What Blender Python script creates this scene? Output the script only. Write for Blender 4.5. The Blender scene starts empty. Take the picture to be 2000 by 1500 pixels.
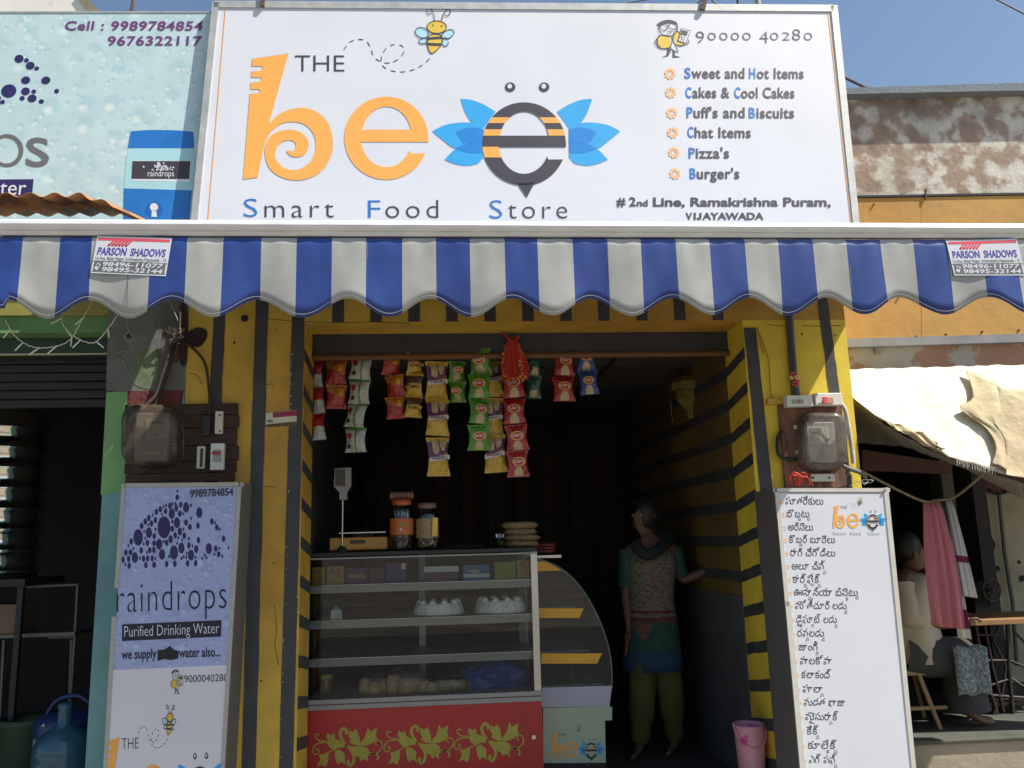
import bpy, bmesh, math, random, re
from mathutils import Vector, Matrix, geometry
random.seed(7)
sc = bpy.context.scene
col = sc.collection
R = math.radians

# ------------------------------------------------------------------ camera
F, W0, H0 = 1632.0, 2000.0, 1500.0
up = Vector((-234, 8850, -F)).normalized()
xa = Vector((20000, 228, -F)).normalized()
xa = (xa - up * xa.dot(up)).normalized()
ya = up.cross(xa)
M = Matrix((xa, ya, up))            # camera axes expressed in the world
CAM = Vector((0, -4.1, 1.47))
cd = bpy.data.cameras.new('camera'); cam = bpy.data.objects.new('camera', cd); col.objects.link(cam)
cd.sensor_width = 36; cd.lens = 36 * F / W0; cd.clip_start = .05; cd.clip_end = 3000
cam.matrix_world = Matrix.Translation(CAM) @ M.to_4x4()
sc.camera = cam

# ------------------------------------------------------------------ light
SUN = Vector((1, -.41, 1.42)).normalized()
w = bpy.data.worlds.new('World'); sc.world = w; w.use_nodes = True
nt = w.node_tree; bg = nt.nodes['Background']
sky = nt.nodes.new('ShaderNodeTexSky'); sky.sky_type = 'NISHITA'; sky.sun_disc = False
sky.sun_elevation = math.asin(SUN.z); sky.sun_rotation = math.atan2(SUN.x, SUN.y)
sky.air_density = 1.3; sky.dust_density = 1.5; sky.ozone_density = 2.6; sky.altitude = 0
nt.links.new(sky.outputs[0], bg.inputs[0]); bg.inputs[1].default_value = .08
sl = bpy.data.lights.new('sun', 'SUN'); sun = bpy.data.objects.new('sun', sl); col.objects.link(sun)
sl.energy = 5.0; sl.angle = R(.53); sl.color = (1, .94, .84)
sun.rotation_euler = SUN.to_track_quat('Z', 'Y').to_euler(); sun.location = (4, -6, 12)
vs = sc.view_settings
vs.view_transform = 'Standard'; vs.look = 'None'; vs.gamma = 1; vs.use_curve_mapping = False
vs.exposure = .72
sc.cycles.max_bounces = 8

# ------------------------------------------------------------------ projection helpers
def ray(px, py):
    return (M @ Vector((px - W0 / 2, H0 / 2 - py, -F))).normalized()
def P(px, py, Y=0.0):
    d = ray(px, py); t = (Y - CAM.y) / d.y
    return CAM + d * t
def plane(p0, n):
    n = n.normalized()
    def f(px, py, h=0.0):
        d = ray(px, py); t = (p0 - CAM).dot(n) / d.dot(n)
        return CAM + d * t + n * h
    return f
def yplane(Y):
    return plane(Vector((0, Y, 0)), Vector((0, -1, 0)))
def Z(px, py, Y=0.0): return P(px, py, Y).z
def X(px, py, Y=0.0): return P(px, py, Y).x

# ------------------------------------------------------------------ materials
MATS = {}
def srgb(r, g, b):
    f = lambda c: ((c / 255 + .055) / 1.055) ** 2.4 if c > 10 else c / 255 / 12.92
    return (f(r), f(g), f(b))
def mat(name, c, rough=.6, metal=0.0, var=.12, scale=6.0, bump=.0, bscale=60., c2=None, mix=(.45, .65), mscale=3., spec=.5,
        trans=0.0, alpha=1.0, detail=6, stretch=(1, 1, 1)):
    if name in MATS: return MATS[name]
    m = bpy.data.materials.new(name); m.use_nodes = True; MATS[name] = m
    n = m.node_tree; b = n.nodes['Principled BSDF']
    b.inputs['Roughness'].default_value = rough; b.inputs['Metallic'].default_value = metal
    b.inputs['Specular IOR Level'].default_value = spec
    if trans: b.inputs['Transmission Weight'].default_value = trans
    b.inputs['Alpha'].default_value = alpha
    tc = n.nodes.new('ShaderNodeTexCoord')
    mp = n.nodes.new('ShaderNodeMapping'); mp.inputs['Scale'].default_value = stretch
    geo = n.nodes.new('ShaderNodeNewGeometry')
    n.links.new(geo.outputs['Position'], mp.inputs['Vector'])
    def noise(s, d=detail):
        x = n.nodes.new('ShaderNodeTexNoise'); x.inputs['Scale'].default_value = s; x.inputs['Detail'].default_value = d
        n.links.new(mp.outputs[0], x.inputs['Vector']); return x
    base = None
    rgb = n.nodes.new('ShaderNodeRGB'); rgb.outputs[0].default_value = (*c, 1); base = rgb.outputs[0]
    if c2:
        nz = noise(mscale); rp = n.nodes.new('ShaderNodeMapRange')
        rp.inputs[1].default_value = mix[0]; rp.inputs[2].default_value = mix[1]
        n.links.new(nz.outputs[0], rp.inputs[0])
        mx = n.nodes.new('ShaderNodeMix'); mx.data_type = 'RGBA'
        n.links.new(rp.outputs[0], mx.inputs[0]); n.links.new(base, mx.inputs[6]); mx.inputs[7].default_value = (*c2, 1)
        base = mx.outputs[2]
    if var:
        nz = noise(scale); rp = n.nodes.new('ShaderNodeMapRange')
        rp.inputs[1].default_value = .3; rp.inputs[2].default_value = .7
        rp.inputs[3].default_value = 1 - var; rp.inputs[4].default_value = 1 + var * .6
        n.links.new(nz.outputs[0], rp.inputs[0])
        vm = n.nodes.new('ShaderNodeVectorMath'); vm.operation = 'SCALE'
        n.links.new(base, vm.inputs[0]); n.links.new(rp.outputs[0], vm.inputs['Scale'])
        base = vm.outputs[0]
        rr = n.nodes.new('ShaderNodeMapRange'); rr.inputs[3].default_value = max(0, rough - .08); rr.inputs[4].default_value = min(1, rough + .1)
        n.links.new(nz.outputs[0], rr.inputs[0]); n.links.new(rr.outputs[0], b.inputs['Roughness'])
    n.links.new(base, b.inputs['Base Color'])
    if bump:
        bz = noise(bscale, 4); bp = n.nodes.new('ShaderNodeBump'); bp.inputs['Strength'].default_value = bump
        bp.inputs['Distance'].default_value = .01
        n.links.new(bz.outputs[0], bp.inputs['Height']); n.links.new(bp.outputs[0], b.inputs['Normal'])
    return m

def glass(name, tint=(1, 1, 1), rough=.0, mixf=.12, haze=None):
    """thin pane: mostly clear with a real reflection"""
    if name in MATS: return MATS[name]
    m = bpy.data.materials.new(name); m.use_nodes = True; MATS[name] = m
    n = m.node_tree; n.nodes.remove(n.nodes['Principled BSDF'])
    out = n.nodes['Material Output']
    tr = n.nodes.new('ShaderNodeBsdfTransparent'); tr.inputs[0].default_value = (*tint, 1)
    gl = n.nodes.new('ShaderNodeBsdfGlossy'); gl.inputs['Roughness'].default_value = rough
    fr = n.nodes.new('ShaderNodeFresnel'); fr.inputs[0].default_value = 1.5
    ad = n.nodes.new('ShaderNodeMath'); ad.operation = 'ADD'; ad.inputs[1].default_value = mixf
    mx = n.nodes.new('ShaderNodeMixShader')
    n.links.new(fr.outputs[0], ad.inputs[0]); n.links.new(ad.outputs[0], mx.inputs[0])
    n.links.new(tr.outputs[0], mx.inputs[1]); n.links.new(gl.outputs[0], mx.inputs[2]); last = mx.outputs[0]
    if haze:
        df = n.nodes.new('ShaderNodeBsdfDiffuse'); df.inputs[0].default_value = (*haze[0], 1); m2_ = n.nodes.new('ShaderNodeMixShader')
        nz = n.nodes.new('ShaderNodeTexNoise'); nz.inputs['Scale'].default_value = 25; mr = n.nodes.new('ShaderNodeMapRange'); mr.inputs[1].default_value = .3; mr.inputs[2].default_value = .7; mr.inputs[3].default_value = haze[1] * .5; mr.inputs[4].default_value = haze[1] * 1.4
        g_ = n.nodes.new('ShaderNodeNewGeometry'); n.links.new(g_.outputs['Position'], nz.inputs['Vector']); n.links.new(nz.outputs[0], mr.inputs[0]); n.links.new(mr.outputs[0], m2_.inputs[0])
        n.links.new(last, m2_.inputs[1]); n.links.new(df.outputs[0], m2_.inputs[2]); last = m2_.outputs[0]
    n.links.new(last, out.inputs[0])
    return m

# ------------------------------------------------------------------ object helpers
ORG = {}
def tag(o, label=None, cat=None, group=None, kind=None):
    if label: o['label'] = label
    if cat: o['category'] = cat
    if group: o['group'] = group
    if kind: o['kind'] = kind
    return o
def thing(name, label, cat, loc, group=None):
    o = bpy.data.objects.new(name, None); col.objects.link(o); o.location = loc; o.empty_display_size = .05
    ORG[o.name] = Vector(loc)
    return tag(o, label, cat, group)

class MB:
    def __init__(s): s.v = []; s.f = []; s.m = []; s.s = []
    def add(s, vs_, fs, mi=0, smooth=False):
        k = len(s.v); s.v += [Vector(v) for v in vs_]
        for f in fs: s.f.append([i + k for i in f]); s.m.append(mi); s.s.append(smooth)
        return s
    def box(s, x0, x1, y0, y1, z0, z1, mi=0, rot=None):
        vs_ = [Vector((x, y, z)) for x in (x0, x1) for y in (y0, y1) for z in (z0, z1)]
        if rot:
            c = Vector(((x0 + x1) / 2, (y0 + y1) / 2, (z0 + z1) / 2)); vs_ = [c + rot @ (v - c) for v in vs_]
        return s.add(vs_, [(0, 1, 3, 2), (4, 6, 7, 5), (0, 4, 5, 1), (2, 3, 7, 6), (0, 2, 6, 4), (1, 5, 7, 3)], mi)
    def tube(s, pts, r, n=8, mi=0, caps=True):
        pts = [Vector(p) for p in pts]; rs = r if isinstance(r, (list, tuple)) else [r] * len(pts)
        rings = []; t0 = None; nrm = None
        for i, p in enumerate(pts):
            a = pts[max(0, i - 1)]; b = pts[min(len(pts) - 1, i + 1)]
            t = (b - a).normalized() if (b - a).length > 1e-9 else Vector((0, 0, 1))
            if nrm is None: nrm = t.orthogonal().normalized()
            else:
                nrm = nrm - t * nrm.dot(t)
                nrm = nrm.normalized() if nrm.length > 1e-6 else t.orthogonal().normalized()
            bn = t.cross(nrm)
            rings.append([p + (nrm * math.cos(6.28318 * k / n) + bn * math.sin(6.28318 * k / n)) * rs[i] for k in range(n)])
        vs_ = [v for rg in rings for v in rg]; fs = []
        for i in range(len(pts) - 1):
            for k in range(n):
                fs.append((i * n + k, i * n + (k + 1) % n, (i + 1) * n + (k + 1) % n, (i + 1) * n + k))
        s.add(vs_, fs, mi, True)
        if caps:
            s.add(rings[0], [tuple(reversed(range(n)))], mi); s.add(rings[-1], [tuple(range(n))], mi)
        return s
    def lathe(s, prof, c, n=24, mi=0, smooth=True, sx=1, sy=1):
        c = Vector(c); vs_ = []
        for r, z in prof:
            for k in range(n):
                a = 6.28318 * k / n; vs_.append(c + Vector((math.cos(a) * r * sx, math.sin(a) * r * sy, z)))
        fs = [(i * n + k, i * n + (k + 1) % n, (i + 1) * n + (k + 1) % n, (i + 1) * n + k) for i in range(len(prof) - 1) for k in range(n)]
        return s.add(vs_, fs, mi, smooth)
    def prism(s, pts, d, mi=0):
        """closed planar outline pts (world) pushed back by vector d"""
        pts = [Vector(p) for p in pts]; d = Vector(d); n = len(pts)
        tri = geometry.tessellate_polygon([pts])
        s.add(pts, tri, mi); s.add([p + d for p in pts], [tuple(reversed(t)) for t in tri], mi)
        s.add(pts + [p + d for p in pts], [(i, (i + 1) % n, n + (i + 1) % n, n + i) for i in range(n)], mi)
        return s
    def grid(s, rows, mi=0, smooth=True):
        n = len(rows[0]); vs_ = [v for r_ in rows for v in r_]
        fs = [(i * n + k, i * n + k + 1, (i + 1) * n + k + 1, (i + 1) * n + k) for i in range(len(rows) - 1) for k in range(n - 1)]
        return s.add(vs_, fs, mi, smooth)
    def build(s, name, mats, parent=None, bev=0, solid=0, fix=True):
        if not isinstance(mats, (list, tuple)): mats = [mats]
        if parent is None:
            xs = [v.x for v in s.v]; ys = [v.y for v in s.v]; zs = [v.z for v in s.v]
            org = Vector(((min(xs) + max(xs)) / 2, (min(ys) + max(ys)) / 2, min(zs)))
        else: org = ORG[parent.name]
        me = bpy.data.meshes.new(name); me.from_pydata([v - org for v in s.v], [], s.f)
        me.polygons.foreach_set('material_index', s.m); me.polygons.foreach_set('use_smooth', s.s)
        for m_ in mats: me.materials.append(m_)
        if fix:
            bm = bmesh.new(); bm.from_mesh(me); bmesh.ops.recalc_face_normals(bm, faces=bm.faces); bm.to_mesh(me); bm.free()
        o = bpy.data.objects.new(name, me); col.objects.link(o)
        if parent is None: o.location = org
        else: o.parent = parent
        ORG[o.name] = org
        if bev:
            b = o.modifiers.new('b', 'BEVEL'); b.width = bev; b.segments = 2; b.limit_method = 'ANGLE'; b.angle_limit = R(40)
        if solid:
            q = o.modifiers.new('s', 'SOLIDIFY'); q.thickness = solid; q.offset = 0
        return o
def bx(name, m, parent, x0, x1, y0, y1, z0, z1, bev=0, rot=None):
    return MB().box(x0, x1, y0, y1, z0, z1, 0, rot).build(name, m, parent, bev)
def copy_tree(o, parent=None):
    c = o.copy(); col.objects.link(c); c.parent = parent; ORG[c.name] = ORG[o.name]
    for ch in [x for x in o.children]: copy_tree(ch, c)
    return c
def cr(pts, n=6, closed=False):
    """Catmull-Rom through tuples/vectors"""
    pts = [Vector(p) for p in pts]; out = []; N = len(pts)
    rng = range(N) if closed else range(N - 1)
    for i in rng:
        p0 = pts[(i - 1) % N] if closed or i > 0 else pts[0]; p1 = pts[i]; p2 = pts[(i + 1) % N]
        p3 = pts[(i + 2) % N] if closed or i + 2 < N else pts[-1]
        for k in range(n):
            t = k / n
            out.append(.5 * ((2 * p1) + (p2 - p0) * t + (2 * p0 - 5 * p1 + 4 * p2 - p3) * t * t + (3 * p1 - p0 - 3 * p2 + p3) * t ** 3))
    if not closed: out.append(pts[-1])
    return out

# ------------------------------------------------------------------ lettering
TC = {}
def text2d(s, bold=0.0, shear=0.0, space=1.0, res=3):
    key = (s, bold, shear, space)
    if key in TC: return TC[key]
    c = bpy.data.curves.new('t', 'FONT'); c.body = s; c.resolution_u = res; c.offset = bold; c.shear = shear; c.space_character = space
    o = bpy.data.objects.new('t', c); col.objects.link(o)
    bpy.context.view_layer.update()
    me = bpy.data.meshes.new_from_object(o.evaluated_get(bpy.context.evaluated_depsgraph_get()))
    v = [(q.co.x, q.co.y) for q in me.vertices]; f = [tuple(p.vertices) for p in me.polygons]
    bpy.data.objects.remove(o); bpy.data.curves.remove(c); bpy.data.meshes.remove(me)
    TC[key] = (v, f); return v, f
CAPH = None
def glyphs(s, bold):
    """letter outlines filled contour by contour, so overlapping strokes stay solid"""
    key = ('g', s, bold)
    if key in TC: return TC[key]
    c = bpy.data.curves.new('t', 'FONT'); c.body = s; c.resolution_u = 2; c.offset = bold; c.fill_mode = 'NONE'
    o = bpy.data.objects.new('t', c); col.objects.link(o); bpy.context.view_layer.update()
    me = bpy.data.meshes.new_from_object(o.evaluated_get(bpy.context.evaluated_depsgraph_get()))
    nb = {}
    for e in me.edges:
        a, b = e.vertices; nb.setdefault(a, []).append(b); nb.setdefault(b, []).append(a)
    seen = set(); loops = []
    for st in nb:
        if st in seen: continue
        lp = [st]; seen.add(st); cur = st
        while True:
            nx = [q for q in nb[cur] if q not in seen]
            if not nx: break
            cur = nx[0]; seen.add(cur); lp.append(cur)
        if len(lp) > 2: loops.append([(me.vertices[i].co.x, me.vertices[i].co.y) for i in lp])
    bpy.data.objects.remove(o); bpy.data.curves.remove(c); bpy.data.meshes.remove(me)
    def inside(p, lp):
        r_ = False
        for i in range(len(lp)):
            (x1, y1), (x2, y2) = lp[i - 1], lp[i]
            if (y1 > p[1]) != (y2 > p[1]) and p[0] < (x2 - x1) * (p[1] - y1) / (y2 - y1) + x1: r_ = not r_
        return r_
    area = lambda lp: sum(lp[i - 1][0] * lp[i][1] - lp[i][0] * lp[i - 1][1] for i in range(len(lp))) / 2
    big = max(loops, key=lambda l: abs(area(l))) if loops else []
    sg = area(big) if loops else 1
    V, Fc = [], []
    outs = [l for l in loops if area(l) * sg > 0]; ins = [l for l in loops if area(l) * sg <= 0]
    own = {i: [] for i in range(len(outs))}
    for h in ins:
        # a hole pierces every solid contour that wholly contains it
        for i, l in enumerate(outs):
            if all(inside(p, l) for p in h[::3]): own[i].append(h)
    for i, l in enumerate(outs):
        ls = [[Vector((x, y, 0)) for x, y in q] for q in [l] + own[i]]
        tri = geometry.tessellate_polygon(ls); k = len(V)
        V += [(q.x, q.y) for z in ls for q in z]; Fc += [tuple(j + k for j in t_) for t_ in tri]
    TC[key] = (V, Fc); return TC[key]
def telugu2d(s):
    out_v, out_f = [], []; cx = 0
    cl = re.findall(r'[\u0c05-\u0c14]\u0c02?|[\u0c15-\u0c39](?:\u0c4d[\u0c15-\u0c39])*[\u0c02\u0c3e-\u0c56]*\u200c?| ', s)
    for c in cl:
        if c == ' ': cx += .28; continue
        c = c.replace('\u200c', '')
        subs = re.findall(r'\u0c4d([\u0c15-\u0c39])', c)
        base = re.sub(r'\u0c4d[\u0c15-\u0c39]', '', c)
        v, f = glyphs(base, .010)
        x0 = min(a for a, b in v); x1 = max(a for a, b in v)
        k = len(out_v); out_v += [(a - x0 + cx, b) for a, b in v]; out_f += [tuple(i + k for i in q) for q in f]
        right = cx + x1 - x0
        for j, sub in enumerate(subs):
            v2, f2 = glyphs(sub, .016); a0 = min(a for a, b in v2); a1 = max(a for a, b in v2)
            sw = (a1 - a0) * .55; ox = right - sw * .75 + j * sw * .8
            b1 = max(b for a, b in v2)
            k = len(out_v); out_v += [((a - a0) * .55 + ox, (b - b1) * .5 - .05) for a, b in v2]; out_f += [tuple(i + k for i in q) for q in f2]
            right = max(right, ox + sw * .9)
        cx = right + .05
    return out_v, out_f

class Canvas:
    """writes flat print on a sign: design coordinates -> photo pixels -> the sign's own plane"""
    def __init__(s, proj, parent, to_px=None, step=.0006):
        s.p = proj; s.par = parent; s.t = to_px or (lambda x, y: (x, y)); s.layer = 1; s.step = step
    def w(s, x, y, lay): 
        a, b = s.t(x, y); return s.p(a, b, s.step * lay)
    def text(s, t, x0, x1, base, cap, m, bold=0., shear=0., space=1., slope=0., lay=3, name='lettering', te=False, flip=False):
        global CAPH
        if CAPH is None: CAPH = max(b for a, b in text2d('H')[0])
        v, f = telugu2d(t) if te else text2d(t, bold, shear, space)
        a0 = min(a for a, b in v); a1 = max(a for a, b in v); k = cap / CAPH
        o = []
        for a, b in v:
            x = x0 + (a - a0) / (a1 - a0) * (x1 - x0); y = base - b * k + slope * (x - x0)
            o.append(s.w(x, y, lay))
        return MB().add(o, f).build(name, m, s.par, fix=False)
    def poly(s, pts, m, lay=2, name='print', holes=()):
        loops = [[Vector((x, y, 0)) for x, y in pts]] + [[Vector((x, y, 0)) for x, y in h] for h in holes]
        tri = geometry.tessellate_polygon(loops); al = [q for l in loops for q in l]
        return MB().add([s.w(q.x, q.y, lay) for q in al], tri).build(name, m, s.par, fix=False)
    def polys(s, plist, m, lay=2, name='print'):
        if len(plist) <= 8:
            for q_ in plist: s.poly(q_, m, lay, name)
            return
        mb = MB()
        for pts in plist:
            v = [Vector((x, y, 0)) for x, y in pts]; mb.add([s.w(q.x, q.y, lay) for q in v], geometry.tessellate_polygon([v]))
        return tag(mb.build(name, m, s.par, fix=False), kind='stuff')
    def strokes(s, lines, wd, m, lay=2, name='print_lines'):
        mb = MB()
        for pts in lines:
            pts = [Vector((p[0], p[1])) for p in pts]; n = len(pts); vs_ = []
            for i, p in enumerate(pts):
                d = (pts[min(n - 1, i + 1)] - pts[max(0, i - 1)]); d = d.normalized() if d.length else Vector((1, 0))
                q = Vector((-d.y, d.x)) * wd / 2
                vs_ += [s.w(*(p + q), lay), s.w(*(p - q), lay)]
            mb.add(vs_, [(2 * i, 2 * i + 1, 2 * i + 3, 2 * i + 2) for i in range(n - 1)])
        return mb.build(name, m, s.par, fix=False)
def ell(cx, cy, rx, ry=None, n=24, a0=0, a1=360, rot=0):
    ry = ry or rx; full = abs(a1 - a0) >= 360; k = n if full else n + 1
    o = []
    for i in range(k):
        a = R(a0 + (a1 - a0) * i / n); x = rx * math.cos(a); y = ry * math.sin(a)
        o.append((cx + x * math.cos(R(rot)) - y * math.sin(R(rot)), cy + x * math.sin(R(rot)) + y * math.cos(R(rot))))
    return o
def cr2(pts, n=6, closed=False): return [(v.x, v.y) for v in cr([(x, y, 0) for x, y in pts], n, closed)]

# ------------------------------------------------------------------ palette
WHITEP = mat('white_print', (.65, .67, .72), .45, var=.03, scale=3, bump=.03, bscale=5)
INK = mat('dark_ink', (.045, .040, .055), .5, var=.03)
INKP = mat('purple_ink', srgb(110, 60, 115), .5, var=.03)
NAVY = mat('navy_ink', srgb(42, 36, 92), .5, var=.05)
ORANGE = mat('orange_ink', (.86, .40, .085), .45, var=.02)
ORANGE2 = mat('pale_orange_ink', (.86, .47, .22), .45, var=.02)
BLUEL = mat('blue_letter_ink', (.015, .17, .55), .45, var=.02)
SKYB = mat('leaf_blue_ink', (.03, .36, .74), .45, var=.04)
DEEPB = mat('leaf_deep_ink', (.01, .22, .62), .45, var=.04)
YEL = mat('yellow_ink', (.72, .50, .06), .45, var=.06)
PALEB = mat('wing_ink', (.42, .68, .82), .45, var=.08, scale=40)
REDI = mat('red_ink', (.72, .08, .12), .45, var=.03)
GREYI = mat('grey_ink', (.14, .14, .14), .45, var=.03)
ALU = mat('aluminium', (.82, .82, .80), .42, metal=.35, var=.1, scale=9, stretch=(1, 1, 4))
GALV = mat('galvanised_frame', (.45, .46, .44), .5, metal=.35, var=.15, scale=14, bump=.1, bscale=90)
STEEL = mat('stainless', (.55, .54, .50), .28, metal=1, var=.1, scale=5)
DARKM = mat('dark_metal', (.03, .03, .032), .5, metal=.3, var=.2)
YELLOWW = mat('yellow_wall_paint', (.62, .42, .055), .65, var=.2, scale=7, c2=(.50, .27, .04), mscale=1.0, mix=(.40, .62), bump=.12, bscale=70)
BLACKW = mat('charcoal_wall_paint', (.055, .055, .058), .65, var=.25, scale=8, bump=.12, bscale=70)
ORANGEW = mat('ochre_wall_paint', (.50, .27, .04), .7, var=.15, scale=3, bump=.15, bscale=60)
GREYW = mat('grey_wall_paint', (.16, .165, .16), .75, var=.25, scale=5, c2=(.10, .085, .07), mscale=6, mix=(.55, .75), bump=.2, bscale=60)
GREENW = mat('green_wall_paint', (.20, .42, .17), .7, var=.18, scale=6, c2=(.14, .25, .12), mscale=3, bump=.15, bscale=60)
TEALW = mat('teal_wall_paint', (.18, .38, .38), .7, var=.14, scale=5, c2=(.14, .29, .32), mscale=2, bump=.15, bscale=60)
WOODD = mat('old_dark_wood', (.055, .032, .022), .8, var=.35, scale=14, bump=.5, bscale=40, stretch=(.6, 1, 5))
WOODR = mat('red_brown_board', (.24, .10, .055), .7, var=.3, scale=9, c2=(.12, .06, .04), mscale=7, bump=.3, stretch=(4, 1, .7))
PORC = mat('porcelain', (.62, .58, .46), .35, var=.1)
PLASW = mat('white_plastic', (.70, .69, .64), .4, var=.08, scale=20)
CABLE = mat('black_cable', (.02, .02, .02), .5, var=.2)
CONC = mat('concrete', (.30, .26, .20), .85, var=.25, scale=3, c2=(.2, .17, .13), mscale=1.5, bump=.4, bscale=25)
DUST = mat('dusty_ground', (.24, .21, .17), .95, var=.25, scale=1.3, c2=(.17, .15, .12), mscale=.7, bump=.5, bscale=18)
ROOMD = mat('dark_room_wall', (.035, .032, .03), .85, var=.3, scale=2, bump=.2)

# ------------------------------------------------------------------ ground
def sheet(name, m, x0, x1, y0, y1, z, kind='structure'):
    return tag(MB().add([(x0, y0, z), (x1, y0, z), (x1, y1, z), (x0, y1, z)], [(0, 1, 2, 3)]).build(name, m, None, fix=False), kind=kind)
sheet('ground', DUST, -400, 400, -400, 400, 0)
tag(bx('road', mat('asphalt', (.095, .09, .085), .9, var=.3, scale=4, bump=.5, bscale=60), None, -60, 60, -9, -3, -.05, .006), kind='structure')

# ------------------------------------------------------------------ key dimensions
XL = X(593, 760); XR = X(1452, 650); XE = X(1668, 800)          # opening left/right, shop end
XP = X(367, 650); XN = X(216, 700)                                # shop start, neighbour pillar start
ZF = .20; ZH = Z(1000, 628); ZC = Z(1420, 700, .24); DEP = 3.25
ROOF = 3.55
# ------------------------------------------------------------------ the shop building
t = thing('shop_building', 'small shop front painted yellow with charcoal stripes, open doorway under striped awning', 'shop building', ((XP + XE) / 2, 0, 0))
bx('wall', YELLOWW, t, XP, XL, 0, .30, 0, ZH, 0)
YELLOWW_LIT = mat('yellow_wall_lit', (.78, .60, .05), .65, var=.14, scale=6, c2=(.66, .44, .04), mscale=1.4, mix=(.45, .7), bump=.12, bscale=70)  # same yellow paint made lighter: sunlight on the right pillar put into the colour
bx('wall', YELLOWW_LIT, t, XR, XE, 0, .30, 0, ZH, 0)
bx('lintel', YELLOWW, t, XP, XE, 0, .30, ZH, ROOF, 0)
bx('side_wall', mat('inner_yellow_shaded', (.18, .115, .025), .75, var=.3, scale=3, c2=(.11, .065, .02), mscale=1.5), t, XR, XE, .30, DEP, 0, ZC + .1)  # yellow wall paint darkened: the room's shade is put into this colour
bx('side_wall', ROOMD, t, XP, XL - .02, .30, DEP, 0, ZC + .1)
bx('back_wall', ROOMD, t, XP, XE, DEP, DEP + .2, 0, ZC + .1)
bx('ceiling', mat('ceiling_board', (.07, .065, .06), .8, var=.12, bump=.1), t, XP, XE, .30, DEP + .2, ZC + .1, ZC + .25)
for yy in (.9, 1.5, 2.1, 2.7): bx('ceiling_batten', ROOMD, t, XL, XR, yy, yy + .02, ZC + .085, ZC + .1)
for xx in (.45, 1.0): bx('ceiling_batten', ROOMD, t, xx, xx + .02, .3, DEP, ZC + .08, ZC + .1)
bx('roof', CONC, t, XP, XE, 0, DEP + .2, ROOF, ROOF + .12)
bx('upper_wall', CONC, t, XP, XE, .30, DEP + .2, ZC + .25, ROOF)
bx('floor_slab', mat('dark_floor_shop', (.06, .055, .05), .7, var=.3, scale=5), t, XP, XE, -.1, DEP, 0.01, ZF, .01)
rb = random.Random(3)
def stripe_v(pxt, pyt, pxb, pyb, wpx, Y=0, name='painted_stripe', y_lo=None):
    """vertical brushed stripe on the front wall, slightly wavering edges"""
    x0 = X(pxt, pyt, Y); x1 = X(pxb, pyb, Y); z0 = Z(pxt, pyt, Y); z1 = Z(pxb, pyb, Y); wd = wpx / 398
    rows = []
    n = 26
    for i in range(n + 1):
        u = i / n; x = x0 + (x1 - x0) * u; z = z0 + (z1 - z0) * u
        rows.append([Vector((x + rb.uniform(-.002, .002), Y - .0025, z)), Vector((x + wd + rb.uniform(-.002, .002), Y - .0025, z))])
    return MB().grid(rows, smooth=False).build(name, BLACKW, t, fix=False)
stripe_v(420, 560, 400, 960, 23)
stripe_v(500, 560, 470, 1560, 25)
stripe_v(572, 560, 543, 1560, 25.5)
stripe_v(1452, 640, 1546, 1560, 26)
stripe_v(1594, 570, 1650, 1000, 22)
for k in range(11):
    px = 649 + k * 74.2; xx = X(px, 610)
    MB().box(xx, xx + .058, -.0025, .001, ZH + .001, Z(px, 560)).build('painted_stripe', BLACKW, t)
# stripes running round the jambs and along the inner side wall
zj = Z(1457, 688); pitch = .182; sw = .056
DADO = Z(1450, 1166, .3)
for k in range(-1, 13):
    z = zj - k * pitch
    if z < .25 or z > ZH - .03: continue
    n = 8
    for sgn, xx in ((1, XR - .0025), (-1, XL + .0025)):
        if sgn == -1: z = zj - k * pitch + .01
        pts_t, rows = [], []
        for i in range(n + 1):
            y = i / n * .298
            dz = -.05 * (i / n)
            rows.append([Vector((xx, y, z + sw / 2 + dz + rb.uniform(-.002, .002))), Vector((xx, y, z - sw / 2 + dz + rb.uniform(-.002, .002)))])
        MB().grid(rows, smooth=False).build('painted_stripe', BLACKW, t, fix=False)
    z = zj - k * pitch
    if z - .06 > DADO and z < ZC + .1:
        rows = [[Vector((XR - .0025, y, z - .05 + sw / 2 + rb.uniform(-.003, .003))), Vector((XR - .0025, y, z - .05 - sw / 2 + rb.uniform(-.003, .003)))] for y in [.3 + j * .18 for j in range(17)]]
        MB().grid(rows, smooth=False).build('painted_stripe', BLACKW, t, fix=False)
bx('dado', mat('grey_dado', (.09, .09, .095), .6, var=.15), t, XR - .006, XR, .3, DEP, ZF, DADO)
# dark brown boards at the back of the room
for k in range(9):
    xx = XL + .1 + k * .24
    bx('back_board', mat('brown_curtain_board', (.05, .022, .014), .7, var=.3, scale=4), t, xx, xx + .13, DEP - .03, DEP, .3, 2.2)
# crack in the right pillar and brown nail holes
holes = [(478, 622, 7), (1543, 598, 6)]
for hx, hy, r_ in holes:
    c = P(hx, hy)
    MB().tube([(c.x, .001, c.z), (c.x, -.004, c.z)], r_ / 398, 14).build('wall_socket_hole', DARKM, t)

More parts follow.
